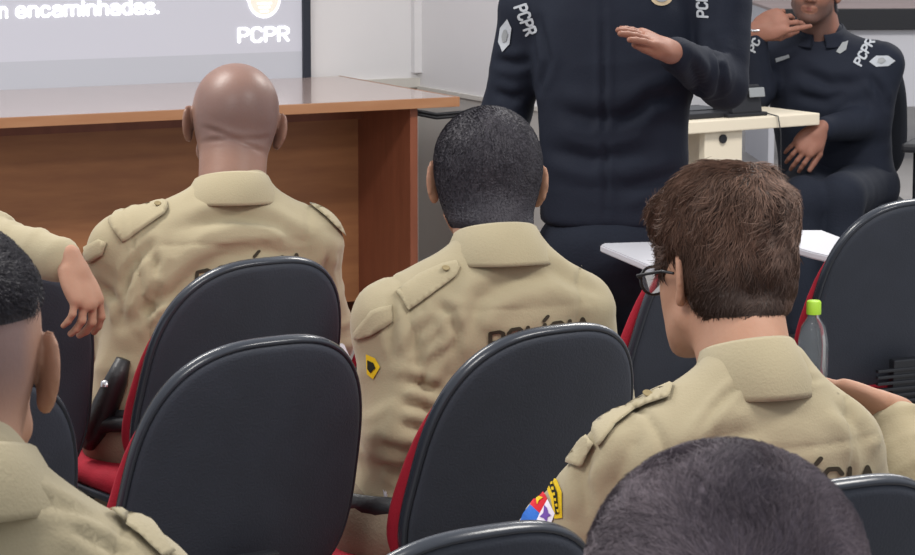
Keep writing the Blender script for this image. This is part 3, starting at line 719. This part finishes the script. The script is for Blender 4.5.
def make_chair(tablet='down'):
    t = thing('lecture_chair', '', 'chair')
    o = outline()
    Rm = Matrix.Rotation(LEAN, 3, 'X')
    def place(V): return [tuple(Rm @ Vector(v)+Vector((0, BY, BZ))) for v in V]
    bl = .030                                   # edges curve towards the sitter
    V, F = pad([(.0001, -.034), (.4, -.0338), (.7, -.033), (.87, -.031), (.935, -.030)], bl, o)
    V2, F2 = pad([(.90, -.010), (.935, -.012), (.96, -.017), (.985, -.022)], bl, o)
    shell = pad([(.001, -.030), (.3, -.030), (.6, -.0295), (.85, -.0285), (.93, -.0275), (.955, -.0262), (.975, -.022), (.985, -.014), (.98, -.004), (.9, -.002), (.5, -.002)], bl, o)
    from_np('back_shell', place(shell[0]), shell[1], M['shell'], t)
    rim = []; n = len(o)                       # glossy bead along the edge of the shell
    path = [(x*.988, -.012+bl*((x/.22)**2), z*.988) for x, z in o]
    RV = []; RFc = []
    for k, (x, y, z) in enumerate(path):
        px, pz = o[k]; l = math.hypot(px, pz); nx, nz = px/l, pz/l
        for q in range(8):
            a = 2*PI*q/8; RV.append((x+nx*.006*math.cos(a), y+.012*math.sin(a), z+nz*.006*math.cos(a)))
    for k in range(n):
        for q in range(8): RFc.append((k*8+q, ((k+1) % n)*8+q, ((k+1) % n)*8+(q+1) % 8, k*8+(q+1) % 8))
    from_np('shell_rim', place(RV), RFc, M['rim'], t)
    cu = pad([(.5, -.002), (.9, -.002), (.972, .0035), (.99, .012), (1.0, .024), (.985, .036), (.93, .046), (.7, .050), (.3, .051), (.001, .051)], bl, o, True)
    from_np('back_cushion', place(cu[0]), cu[1], M['red'], t)
    # seat
    so = [(x, z) for x, z in outline(w0=.222, w1=.215, h=.215, e=3.4, top=3.4)]
    def seatpad(rings):
        V, F = pad(rings, -.0, so); return [(x, z*1.0+.0, y+.0) for x, y, z in V], [tuple(reversed(f)) for f in F]
    V, F = seatpad([(.001, .42), (.9, .42), (.985, .428), (.99, .44)]); V = [(x, y, z+.0) for x, y, z in V]
    V, F = seatpad([(.001, .405), (.85, .405), (.97, .413), (.99, .424), (.98, .428), (.5, .428)]); from_np('seat_shell', V, F, M['shell'], t)
    V, F = seatpad([(.5, .428), (.95, .428), (.985, .436), (.985, .45), (.95, .464), (.85, .470), (.4, .468), (.001, .467)]); from_np('seat_cushion', V, F, M['red'], t)
    # corrugated bracket joining seat and back
    bm = bmesh.new()
    add_box(bm, (0, -.232, .455), (.075, .022, .16), Matrix.Rotation(R(4), 3, 'X'), .004); add_box(bm, (0, -.12, .395), (.075, .24, .02), None, .004)
    for q in range(9): add_box(bm, (0, -.244, .40+q*.014), (.16 if q > 3 else .085, .012, .007), None, .002)
    obj('bracket', bm, M['steel'], t)
    # column, base frame
    for sx in (-1, 1):
        for sy in (-1, 1): tube('leg', [(sx*.15, sy*.10, .40), (sx*.17, sy*.14, .36), (sx*.19, sy*.20, .012)], .0105, M['steel'], t, 10)
    bm = bmesh.new(); add_box(bm, (0, 0, .394), (.34, .03, .02), None, .004); add_box(bm, (0, .1, .392), (.30, .025, .016), None, .004); obj('under_frame', bm, M['steel'], t)
    # writing tablet on the right side
    arm = tube('tablet_support', [(.16, .02, .395), (.245, .02, .40), (.262, .02, .45), (.262, .02, .66), (.262, .05, .685), (.255, .14, .688)], .010, M['steel'], t, 10)
    if tablet == 'down':
        pts = [(-.14, -.20), (.13, -.20), (.15, -.17), (.15, .12), (.10, .19), (-.06, .19), (-.14, .10)]
        mtx = Matrix.Translation((.300, -.03, .48)) @ Matrix.Rotation(R(90), 4, 'Z') @ Matrix.Rotation(R(90), 4, 'X')
        prism('writing_tablet', pts, -.008, .008, M['white'], t, .002, mtx)
    return t
def copy_tree(o, parent=None):
    c = o.copy(); COL.objects.link(c)
    if parent: c.parent = parent
    for ch in list(o.children): copy_tree(ch, c)
    return c
G = 'red and black lecture chairs in rows'
chair0 = make_chair(); first = [True]; NOTAB = []
def chair(px, py, yaw, label, z=.90, tab=True):
    t = chair0 if first[0] else copy_tree(chair0); first[0] = False
    if not tab: NOTAB.append(t)
    P = atz(px, py, z); off = Matrix.Rotation(yaw, 3, 'Z') @ Vector((0, BY-.03-.23*math.sin(LEAN), 0))
    t.location = (P.x-off.x, P.y-off.y, 0); t.rotation_euler = (0, 0, yaw); t['label'] = label; t['group'] = G
    return t
A0 = chair(8, 268, R(33), 'black-backed chair at left with a hand resting over its top corner', tab=False)
A1 = chair(272, 255, R(36), 'chair behind the bald officer, its curved black back across his lower back')
A2 = chair(487, 243, R(33), 'chair hidden beyond the dark-haired officer, its white writing tablet open beside the brown-haired officer')
A3 = chair(752, 208, R(42), 'chair in front of the brown-haired officer, showing a red cushion edge beside his glasses')
A4 = chair(930, 196, R(26), 'large black-backed chair at the right edge with a long curved red cushion side', tab=False)
B0 = chair(-30, 372, R(33), 'black chair back just beyond the ear of the officer at the left edge', tab=False)
B1 = chair(279, 334, R(35), 'empty chair in the middle of the left half, nearest with a full black back')
B2 = chair(566, 322, R(36), 'chair of the dark-haired officer, a red cushion strip down its left side', tab=False)
C1 = chair(497, 523, R(33), 'nearest chair, only its black top curve showing at the bottom edge', tab=False)
C2 = chair(858, 475, R(30), 'chair behind the brown-haired officer, its black top under the word on his back', tab=False)
def open_tablet(ch, name, poly_px, z, label=None):
    """white tablet swung open over the lap; replaces the folded one of this chair"""
    for c in list(ch.children):
        if c.name.startswith('writing_tablet'): bpy.data.objects.remove(c)
    Mi = (Matrix.Translation(ch.location) @ Matrix.Rotation(ch.rotation_euler.z, 4, 'Z')).inverted()
    pts = [Mi @ atz(x, y, z) for x, y in poly_px]
    prism('writing_tablet', [(p.x, p.y) for p in pts], z-.016, z, M['white'], ch, .003)
open_tablet(A2, '', [(600, 245), (604, 243), (676, 241), (690, 256), (688, 276), (676, 278), (655, 268)], .75)
open_tablet(A3, '', [(770, 233), (800, 230), (822, 230), (843, 238), (834, 257), (812, 252), (770, 240)], .75)

for t in NOTAB:
    for c in list(t.children):
        if c.name.startswith(('writing_tablet', 'tablet_support')): bpy.data.objects.remove(c)
#@@PEOPLE
# ------------------------------------------------------------ people
def stub_bald(Q): return np.clip(sstep(-.075, -.02, Q[:, 2])*sstep(.075, .03, Q[:, 1])*(.55+.45*sstep(.09, .03, Q[:, 2]))*.75*sstep(.086, .074, np.abs(Q[:, 0])), 0, 1)
def stub_nape(Q): return np.clip(sstep(-.10, -.05, Q[:, 2])*sstep(.0, -.04, Q[:, 1])*.6, 0, 1)*(np.abs(Q[:, 0]) < .075)
def stub_fade(Q): return np.clip(sstep(-.065, .015, Q[:, 2]+.0)*sstep(.06, .0, Q[:, 1])*.95*sstep(.084, .070, np.abs(Q[:, 0])), 0, 1)
def stub_beard(Q): return np.clip(sstep(-.03, -.055, Q[:, 2])*sstep(-.02, .02, Q[:, 1])*.75*(np.hypot(Q[:, 0], (Q[:, 2]+.061)*1.6) > .027)+.5*sstep(.07, .09, Q[:, 2]), 0, 1)

# bald officer
def c_(w, d, *pts): return (list(pts), d, w)
bald = person('bald officer in tan uniform seen from behind, seated left of centre', A1.location+FWD*.05, R(12),
    at(231, 190, 5.70), at(234, 124, 5.80), (-8, 6, -4), elbows=(at(110, 330, 5.76), at(322, 335, 5.80)), wrists=(at(104, 385, 6.0), at(290, 380, 6.05)),
    skin='skin2', tint=stub_bald, seed=3, build=1.02, sw=.188, hs=1.04, headthick=1.04, collar=(.066, .074, .040), hunch=1.3, drop=.10, wr=.7,
    creases=[c_(.008, .007, (152, 243), (141, 257), (130, 272), (127, 290), (125, 311)), c_(.010, .010, (150, 250), (156, 265), (157, 286), (145, 319)), c_(.007, .006, (143, 262), (147, 285), (138, 308)),
             c_(.016, .014, (128, 320), (168, 297), (197, 275), (222, 258), (262, 249), (312, 256)), c_(.014, .008, (179, 228), (233, 216), (276, 227), (312, 247)), c_(.009, .007, (100, 285), (118, 300), (122, 325)),
             c_(.009, .007, (330, 250), (322, 275), (330, 300)), c_(.008, .006, (150, 330), (165, 318), (185, 305))],
    hands=(dict(side=1, dir=(0, .8, -.4), palm=(0, -.3, -1), curls=[.4]*4), dict(side=-1, dir=(-.4, .8, -.2), palm=(0, 0, -1), curls=[.4]*4)))
def strap(p, poly, bt):
    e = px_poly('epaulette', poly, p, 'tan2', .002, .0045)
    if bt:
        c = pxcaster(p, .008)(*bt); b = lathe('button', [(0, .0), (.0060, 0), (.0070, .0012), (.0060, .0022), (.004, .0014), (0, .0014)], M['thread'], e, 16)
        o = p['W2L'] @ Vector((0, 0, CAMH)); b.matrix_local = Matrix.Translation(c) @ (Vector((0, -.5, .8))).to_track_quat('Z', 'Y').to_matrix().to_4x4()
strap(bald, [(123, 205), (160, 200), (168, 203), (169, 210), (165, 216), (123, 243), (114, 232), (109, 222)], (159, 207))
strap(bald, [(299, 194), (312, 194), (335, 207), (352, 234), (346, 240), (325, 219), (305, 203)], None)
px_poly('sleeve_pocket_flap', [(100, 240), (108, 243), (104, 255), (92, 262), (79, 258), (82, 250)], bald, 'tan2', .002, .005)
px_text('back_lettering', 'POLÍCIA', (196, 295), (23, -4), (1, -23), bald, 'print', .17)
# his belt pouch
W = bald['W2L']; hol = []
ch_ = pxcaster(bald, .014)
tube('holster', [ch_(127, 360), ch_(120, 380), ch_(110, 405), ch_(100, 430), ch_(94, 445)], [.014, .022, .026, .024, .014], M['leather'], bald['root'], 14)
tube('belt_strap', [ch_(96, 432), ch_(112, 424), ch_(128, 424), ch_(146, 432)], .016, M['leather'], bald['root'], 10)
lathe('snap', [(0, .006), (.008, .004), (.010, -.006)], M['metal'], bald['root'], 14, tuple(pxcaster(bald, .034)(116, 382)))
# dark-haired officer
dark = person('officer with short black hair in tan uniform, seated in the centre', B2.location+FWD*.05, R(14),
    at(497, 246, 4.90), at(486, 180, 5.0), (-8, 3, -8), elbows=(at(398, 425, 4.85), at(604, 420, 5.0)), wrists=(at(400, 500, 5.0), at(580, 470, 5.2)),
    skin='skin1', tint=stub_nape, hair=('short', 'hairblack'), strand=dict(mat='strandblack', n=14000, length=.006, rad=.0005, tintfn=lambda q, g: g.random(len(q))**3*.9, seed=5, lift=.3, seg=3),
    seed=17, build=.97, sw=.172, headthick=1.05, hs=1.04, collar=(.066, .074, .044), drop=.112, wr=.6,
    creases=[c_(.007, .007, (439, 304), (451, 313), (457, 335), (453, 360)), c_(.009, .008, (444, 313), (419, 335), (408, 360)), c_(.008, .008, (450, 324), (426, 349), (412, 375)), c_(.007, .007, (453, 342), (433, 360), (420, 385)),
             c_(.007, .005, (395, 299), (391, 331), (395, 360)), c_(.013, .006, (480, 292), (524, 277), (560, 276)), c_(.013, .006, (545, 263), (574, 283), (600, 291)),
             c_(.008, .008, (405, 382), (437, 388)), c_(.008, .008, (404, 402), (433, 410)), c_(.008, .008, (402, 423), (426, 431)), c_(.008, .008, (380, 445), (410, 452)), c_(.009, .007, (378, 464), (406, 474)), c_(.012, .007, (470, 330), (480, 300), (500, 292))],
    hands=(dict(side=1, dir=(.1, .8, -.3), palm=(0, -.2, -1), curls=[.4]*4), dict(side=-1, dir=(-.4, .8, -.2), palm=(0, 0, -1), curls=[.4]*4)))
strap(dark, [(396, 293), (420, 276), (444, 265), (457, 262), (461, 268), (457, 277), (432, 296), (408, 313)], (447, 271))
strap(dark, [(569, 241), (576, 241), (606, 260), (615, 271), (610, 275), (588, 262), (568, 248)], None)
px_poly('sleeve_pocket_flap', [(356, 333), (372, 312), (391, 306), (391, 322), (377, 334), (358, 340)], dark, 'tan2', .002, .005)
px_text('back_lettering', 'POLÍCIA', (490, 351), (21.5, -3.4), (0, -18), dark, 'print', .19)
px_poly('sleeve_badge', [(367, 354), (376, 358), (381, 367), (374, 379), (368, 374)], dark, 'yellow', .002, .001)
px_poly('sleeve_badge', [(369, 360), (375, 363), (377, 368), (372, 373), (369, 369)], dark, 'pblack', .0035, .001)
# brown-haired officer with glasses
brown = person('officer with thick brown hair and glasses in tan uniform, head bowed', C2.location+FWD*.08, R(20),
    at(752, 370, 3.90), at(720, 273, 4.02), (-10, 3, 14), elbows=(at(562, 545, 3.88), at(868, 560, 4.02)), wrists=(at(600, 640, 4.0), at(850, 600, 4.15)),
    skin='skin1', hair=('thick', 'hairbrown'), strand=dict(mat='strandbrown', n=18000, length=.024, rad=.0007, tintfn=lambda q, g: (.10+.55*sstep(-.03, .09, q[:, 2]))*(.2+g.random(len(q)))+.25*vnoise(q, (30,)*3, 4), seed=8, lift=.10, noise=.40),
    seed=29, build=.97, sw=.158, headthick=.90, hs=1.05, collar=(.057, .068, .050), res=.006, drop=.105, wr=.55,
    creases=[c_(.005, .004, (700, 432), (715, 409), (740, 382)), c_(.004, .003, (740, 382), (823, 379)), c_(.012, .006, (640, 430), (625, 460), (612, 500)), c_(.012, .006, (835, 400), (860, 430), (866, 460)), c_(.010, .007, (590, 455), (583, 480), (588, 520)), c_(.012, .006, (680, 470), (720, 440), (760, 430))],
    hands=(dict(side=1, dir=(.3, .8, -.3), palm=(0, -.2, -1), curls=[.4]*4), dict(side=-1, dir=(-.4, .8, -.2), palm=(0, 0, -1), curls=[.4]*4)))
strap(brown, [(594, 420), (607, 400), (639, 383), (662, 380), (675, 387), (671, 400), (639, 411), (617, 427), (601, 449), (594, 434)], (650, 399))
strap(brown, [(832, 377), (842, 378), (856, 392), (850, 395)], None)
px_text('back_lettering', 'POLÍCIA', (744, 500), (28.5, -1.6), (0, -26), brown, 'print', .18)
px_poly('sleeve_pocket_flap', [(556, 460), (590, 438), (598, 446), (592, 456), (582, 468), (566, 464)], brown, 'tan2', .002, .006)
px_poly('sleeve_badge', [(543, 478), (546, 470), (556, 476), (563, 492), (563, 518), (555, 519), (552, 500)], brown, 'yellow', .001, .001, 5)
px_poly('badge_lettering_band', [(547.5, 477), (554, 481), (559, 493), (560, 514), (557, 515), (555, 496), (550, 484)], brown, 'pblack', .0025, .001, 5)
for q in range(6):
    y = 483+q*5.4; x = 552.5+q*1.2; px_poly('badge_letter', [(x, y), (x+2.4, y-.6), (x+2.8, y+2.2), (x+.6, y+2.8)], brown, 'yellow', .004, .0005, 5)
px_poly('flag_red', [(541, 484), (549, 500), (541, 514), (531, 506)], brown, 'pred', .002, .001, 5)
px_poly('flag_star', [(540, 494), (542, 498), (545, 499), (541, 502), (539, 506), (538, 501), (535, 499), (539, 498)], brown, 'yellow', .0035, .0005, 5)
px_poly('flag_blue', [(531, 506), (541, 514), (536, 524), (521, 524), (525, 514)], brown, 'pblue', .002, .001, 5)
px_poly('flag_white', [(549, 500), (556, 514), (552, 524), (536, 524), (541, 514)], brown, 'pwhite', .002, .001, 5)
px_poly('flag_cross', [(546, 506), (549, 509), (550, 514), (553, 516), (549, 518), (548, 523), (545, 519), (541, 518), (545, 514)], brown, 'ppurple', .0035, .0005, 5)
# his glasses
Hm = brown['Hm']; g = bpy.data.objects.new('glasses', None); COL.objects.link(g); g.parent = brown['root']
for s in (-1, 1):
    pts = [Hm @ Vector((s*.033+.024*math.cos(a), .102-.004*abs(math.cos(a)), -.004+.019*math.sin(a))) for a in [2*PI*k/24 for k in range(25)]]; tube('lens_rim', pts, .0022, M['leather'], g, 6)
    pts2 = pts[:-1]; bm = bmesh.new(); bm.faces.new([bm.verts.new(p) for p in pts2]); obj('lens', bm, M['lens'], g)
    tube('temple', [Hm @ Vector((s*.058, .098, .0)), Hm @ Vector((s*.072, .085, .003)), Hm @ Vector((s*.081, .02, .006)), Hm @ Vector((s*.083, -.006, .002))], .0022, M['leather'], g, 6)
tube('bridge', [Hm @ Vector((-.010, .102, .0)), Hm @ Vector((0, .108, .003)), Hm @ Vector((.010, .102, .0))], .002, M['leather'], g, 6)
# foreground head
fore = person('nearest person at the bottom edge, only the top of a greying dark head', at(735, 760, 1.98), R(10),
    at(730, 735, 1.99), at(723, 612, 2.02), (4, 3, -12), skin='skin1', tint=stub_nape, hair=('grey', 'hairgrey'),
    strand=dict(mat='strandgrey', n=26000, length=.016, rad=.00042, tintfn=lambda q, g: .30+g.random(len(q))*.4+.6*vnoise(q, (14,)*3, 3), seed=15, lift=.06, noise=.5, seg=4, crown=(.0, -.13, .03)),
    seed=41, build=1.0, headthick=1.14, hs=1.02, res=.012)
# officer at the left edge
left = person('officer at the left edge with cropped hair, showing one ear and a tan shoulder', at(-30, 700, 2.5), R(4),
    at(-50, 476, 2.47), at(-50, 362, 2.55), (-4, 0, -6), skin='skin1', tint=stub_fade, hair=('fade', 'hairblack'),
    strand=dict(mat='strandblack', n=9000, length=.010, rad=.0004, tintfn=lambda q, g: g.random(len(q))**2*.9, seed=25, lift=.5, seg=3),
    seed=53, build=.97, sw=.160, collar=(.070, .080, .040), res=.008, drop=.105, hiplz=.56, wr=.5, hs=1.04,
    creases=[c_(.006, .004, (0, 500), (50, 502), (95, 520)), c_(.006, .004, (60, 520), (130, 560))],
    elbows=(at(-280, 640, 2.6), at(150, 690, 2.55)))
strap(left, [(106, 514), (128, 511), (148, 524), (172, 556), (160, 562), (132, 536)], None)
# officer beyond the frame at the left, arm over the chair back
reach = person('officer at the far left, only a tan sleeve and a hand hooked over a chair', at(-190, 420, 5.25), R(10),
    at(-190, 180, 5.2), at(-195, 112, 5.3), (-4, 0, -10), skin='skin1', hair=('short', 'hairblack'), seed=61, elbows=(None, at(-14, 244, 5.12)), wrists=(None, at(70, 262, 5.0)),
    hands=(None, dict(side=-1, dir=(.30, -.25, -.62), palm=(-.75, .5, -.45), curls=[(.55, .6, .3), (.6, .6, .3), (.6, .65, .35), (.5, .5, .3)], spread=1.5, thumb=(.5, .5), size=.92)))
# neighbour at the right
neigh = person('officer at the far right edge, only a forearm and tan sleeve beside the brown-haired officer', at(1100, 560, 4.1), R(14),
    at(1100, 352, 4.08), at(1098, 262, 4.12), (-4, 0, 0), skin='skin1', hair=('short', 'hairblack'), seed=71, elbows=(at(925, 492, 4.05), None), wrists=(at(892, 412, 4.12), None),
    hands=(dict(side=1, dir=(-.9, .1, .32), palm=(0, -.5, -1), curls=[.15]*4, spread=.5), None))

#@@NAVY
# standing man in the navy jacket
stand = person('man standing in a navy jacket, one hand raised across his chest', at(614, 300, 6.82), R(176),
    at(612, -55, 6.77), at(612, -130, 6.72), (0, 0, 0), cloth='navy', skin='skin4', hair=('short', 'hairblack'), wr=.4, fold=.6, ring=.35, seed=83, build=.98, sw=.235, stand=True, hiplz=.70,
    shoulders=(at(722, 4, 6.77), at(528, 12, 6.82)), elbows=(at(724, 84, 6.72), at(507, 112, 6.89)), wrists=(at(672, 52, 6.43), at(503, 205, 6.72)),
    knees=(Vector((.47, 6.74, .40)), Vector((.29, 6.74, .40))), ankles=(Vector((.47, 6.80, .09)), Vector((.27, 6.80, .09))), jacket_bottom=.765, collar=(.068, .078, .05),
    creases=[c_(.006, .006, (603, 0), (604, 80), (606, 215)), c_(.016, .009, (560, 110), (590, 120), (640, 112)), c_(.016, .009, (550, 150), (590, 160), (650, 150)), c_(.014, .009, (615, 130), (650, 100), (680, 95)), c_(.014, .008, (620, 190), (660, 180), (685, 170)),
             c_(.010, .007, (495, 60), (515, 64), (530, 60)), c_(.010, .007, (494, 92), (512, 98), (526, 94)), c_(.012, .008, (690, 60), (700, 85), (690, 105)), c_(.012, .008, (712, 40), (722, 70), (718, 100)), c_(.010, .007, (540, 20), (548, 60), (540, 90))],
    hands=(dict(side=-1, dir=(-.72, -.62, .40), palm=(.0, .45, -.9), curls=[(.12, .1, .1)]*4, spread=.0, thumb=(-.2, .1), size=1.02), dict(side=1, dir=(0, -.2, -1), palm=(1, 0, 0), curls=[.3]*4)))
px_text('sleeve_lettering', 'PCPR', (515, 8), (3.6, 8.6), (10.5, -3.6), stand, 'wprint', .24)
px_poly('sleeve_emblem', [(508, 19), (512, 28), (510, 44), (503, 52), (499, 42), (501, 28)], stand, 'wprint', .002, .001, 5)
px_poly('emblem_centre', [(507, 29), (509, 34), (507, 41), (504, 43), (503, 36), (505, 30)], stand, 'grey', .004, .001, 5)
px_text('sleeve_lettering', 'PCPR', (708, 17), (-.6, -9.5), (-10, -.6), stand, 'wprint', .24)
px_poly('chest_badge', ellipse(11, 9, 24, 661, -3), stand, 'gold', .002, .001, 5); px_poly('badge_centre', ellipse(7, 5.5, 20, 661, -3), stand, 'grey', .004, .001, 5)
# seated man at the back
seated = person('bearded man in navy uniform seated beside the white table, finger to his cheek', at(838, 200, 9.62), R(168),
    at(822, 34, 9.57), at(814, -12, 9.48), (-2, -6, 0), cloth='navy', skin='skin3', tint=stub_beard, hair=('short', 'hairblack'), wr=.4, fold=.6, ring=.35, seed=97, knees=(at(842, 196, 9.22), at(802, 200, 9.22)), ankles=(at(845, 322, 9.22), at(800, 326, 9.22)), build=1.08, sw=.185,
    elbows=(at(870, 122, 9.52), at(755, 92, 9.47)), wrists=(at(820, 130, 9.26), at(755, 31, 9.37)),
    creases=[c_(.016, .010, (800, 70), (830, 85), (860, 82)), c_(.014, .008, (795, 95), (825, 100), (850, 92)), c_(.012, .008, (868, 75), (880, 90), (885, 105))],
    hands=(dict(side=-1, dir=(-.72, -.3, -.72), palm=(-.2, .7, -.5), curls=[(.35, .4, .3)]*4, spread=.7, thumb=(.2, .2), size=1.0),
           dict(side=1, dir=(.93, -.1, .36), palm=(.1, .9, -.4), curls=[(.9, .7, .4), (.8, .6, .4), (.6, .4, .3), (.0, .05, .0)], spread=1.2, thumb=(-.15, .45), size=1.12)), res=.009)
px_text('sleeve_lettering', 'PCPR', (861, 66), (4.2, -7.5), (-7, -4), seated, 'wprint', .24)
px_poly('sleeve_emblem', [(869, 62), (876, 56), (888, 56), (895, 61), (888, 66), (876, 67)], seated, 'wprint', .002, .001, 5)
px_poly('emblem_centre', [(878, 59), (883, 58), (886, 61), (882, 64), (877, 63)], seated, 'grey', .004, .001, 5)
px_poly('chest_badge', [(836, 52), (842, 43), (848, 41), (846, 50), (840, 54)], seated, 'grey', .002, .001, 5)
px_poly('name_tag', [(775, 59), (789, 55), (790, 58), (776, 63)], seated, 'grey', .002, .001, 5)
px_text('sleeve_lettering', 'PC', (755, 52), (3.2, -7.5), (-6, -3), seated, 'wprint', .24)
w_ = Vector(seated['wri'][1]); ax = (w_-Vector(seated['elb'][1])).normalized()
tq = ax.to_track_quat('Z', 'Y').to_matrix()
tube('bracelet', [w_+ax*.012+tq @ Vector((.030*math.cos(a), .026*math.sin(a), 0)) for a in [2*PI*k/24 for k in range(25)]], .004, M['metal'], seated['root'], 6)
Hs = seated['Hm']
for s in (-1, 1):
    e = lathe('eye', [(0, .012), (.006, .0104), (.0104, .006), (.012, 0), (.0104, -.006), (.006, -.0104), (0, -.012)], M['eye'], seated['root'], 16, tuple(Hs @ Vector((s*.031, .0735, .003))))
    c = Hs @ Vector((s*.031, .0845, .003)); lathe('iris', [(0, .003), (.004, .002), (.005, 0), (.004, -.002), (0, -.003)], M['iris'], e, 12, tuple(c))
from_np('lips', [tuple(Hs @ Vector((.021*math.cos(a)*r, .0945-.012*(r*math.cos(a))**2, -.0605+.0065*math.sin(a)*r))) for r in (0.01, .5, 1) for a in [2*PI*k/20 for k in range(20)]],
        [(i*20+k, i*20+(k+1) % 20, (i+1)*20+(k+1) % 20, (i+1)*20+k) for i in range(2) for k in range(20)], M['lip'], seated['root'])

#@@BACK
# ------------------------------------------------------------ white table with devices
TZ = .79
tR = atz(820, 113, TZ); tL = atz(690, 122, TZ); ty = math.atan2(tR.y-tL.y, tR.x-tL.x); tl = (tR-tL).length
tb = thing('table', 'cream office table between the standing man and the seated man', 'table', (tL.x, tL.y, 0), ty)
lbox('table_top', -.06, tl, 0, .36, TZ-.038, TZ, M['cream'], tb, .004)
lbox('leg_panel', .075, .225, .02, .05, 0, TZ-.038, M['cream'], tb, .003)
lbox('leg_panel', .18, .215, .05, .34, 0, TZ-.038, M['cream'], tb, .003)
lbox('modesty_panel', -.05, .08, .18, .20, .2, TZ-.038, M['cream2'], tb)
bm = bmesh.new(); bmesh.ops.create_cone(bm, cap_ends=True, segments=24, radius1=.014, radius2=.014, depth=.008, matrix=Matrix.Translation((.145, .018, TZ-.062)) @ Matrix.Rotation(PI/2, 4, 'X')); obj('cable_hole', bm, M['blackp'], tb)
TM = Matrix.Translation((tL.x, tL.y, 0)) @ Matrix.Rotation(ty, 4, 'Z')
def tagbox(name, x0, x1, y0, y1, z0, z1, m, label, cat, bev=.004):
    t = thing(name, label, cat, TM @ Vector(((x0+x1)/2, (y0+y1)/2, z0)), ty); return t
mt = thing('document_tray', 'dark plastic device with a grey screen standing on the cream table', 'device', TM @ Vector((.255, .09, TZ)), ty); mt.name = 'desk_device'
box('housing', (0, 0, .045), (.12, .10, .09), M['blackp'], mt, Matrix.Rotation(R(-12), 3, 'X'), .006); box('display', (.035, -.058, .075), (.06, .006, .03), M['grey'], mt, Matrix.Rotation(R(-12), 3, 'X'), .002); box('foot', (0, .0, .006), (.16, .12, .012), M['blackp'], mt, None, .004)
kb = thing('laptop', 'flat black laptop base lying on the cream table', 'laptop', TM @ Vector((.09, .17, TZ)), ty)
box('base', (0, 0, .009), (.34, .24, .018), M['blackp'], kb, None, .004); box('keyboard', (0, .01, .0195), (.28, .11, .003), M['steel'], kb)
tag(tube('cable', [TM @ Vector(p) for p in ((.30, .12, TZ+.01), (.335, .03, TZ+.006), (.345, -.008, TZ), (.352, -.014, TZ-.05), (.358, -.012, TZ-.2), (.35, -.01, TZ-.4))], .0022, M['steel'], n=6), 'thin grey cable hanging over the front edge of the cream table', 'cable')
# ------------------------------------------------------------ office chairs and the desk far behind
def office_chair(loc, rz, label, arms=True):
    t = thing('office_chair', label, 'chair', loc, rz)
    o = outline(w0=.21, w1=.19, h=.24, e=3, top=2.8)
    V, F = pad([(.001, -.05), (.85, -.05), (.97, -.042), (1, -.03), (.97, -.012), (.9, -.004), (.001, 0)], .05, o)
    from_np('backrest', [(x, y-.24, z+.73) for x, y, z in V], F, M['officeblack'], t)
    so = outline(w0=.235, w1=.235, h=.22, e=3.4, top=3.4); V, F = pad([(.001, .40), (.9, .40), (.98, .41), (1, .43), (.98, .46), (.9, .475), (.001, .475)], 0, so)
    from_np('seat', [(x, z, y) for x, y, z in V], [tuple(reversed(f)) for f in F], M['officeblack'], t)
    box('back_support', (0, -.27, .50), (.07, .02, .30), M['blackp'], t, None, .004)
    for s in arms:
        box('armrest', (s*.27, -.06, .655), (.06, .26, .03), M['blackp'], t, None, .01); tube('arm_post', [(s*.20, -.06, .41), (s*.26, -.06, .42), (s*.27, -.06, .46), (s*.27, -.06, .65)], .014, M['blackp'], t)
    tube('gas_column', [(0, 0, .08), (0, 0, .41)], .025, M['steel'], t)
    for k in range(5):
        a = 2*PI*k/5; tube('base_leg', [(0, 0, .10), (.29*math.cos(a), .29*math.sin(a), .065)], [.025, .015], M['blackp'], t)
        lathe('caster', [(0, 0), (.02, .004), (.027, .025), (.02, .046), (0, .05)], M['blackp'], t, 12, (.29*math.cos(a), .29*math.sin(a), 0))
    return t
sl = seated['root'].location
office_chair((sl.x-.02, sl.y, 0), R(160), 'black office chair under the bearded seated man', (-1,))
bd = atz(870, 8, .80); bt = thing('office_desk', 'white-fronted desk with a thick black edge far behind the bearded man', 'desk', (bd.x, bd.y, 0), R(4))
lbox('desk_top', -.5, 1.6, -.0, .75, .785, .80, M['tabletop'], bt, .003); lbox('black_edge', -.5, 1.6, -.015, .02, .69, .798, M['blackp'], bt, .004)
lbox('front_panel', -.5, 1.6, .02, .045, .30, .69, M['white'], bt); lbox('side_panel', -.5, -.47, .03, .72, 0, .785, M['white'], bt); lbox('side_panel', 1.57, 1.6, .03, .72, 0, .785, M['white'], bt)
# bottle on the seat beside the right-hand chair
bp = A4.matrix_basis @ Vector((-.17, .10, .47)); bp = atz(814, 299, .70); 
bo = thing('water_bottle', 'clear plastic bottle with a lime green cap on the right-hand chair seat', 'bottle', (bp.x, bp.y, .468))
lathe('bottle_body', [(0, 0), (.028, 0), (.032, .006), (.032, .05), (.030, .06), (.032, .07), (.032, .14), (.026, .172), (.013, .192), (.0125, .206)], M['bottle'], bo)
lathe('cap', [(.0155, .200), (.0158, .204), (.0155, .226), (.013, .229), (0, .229)], M['green'], bo)
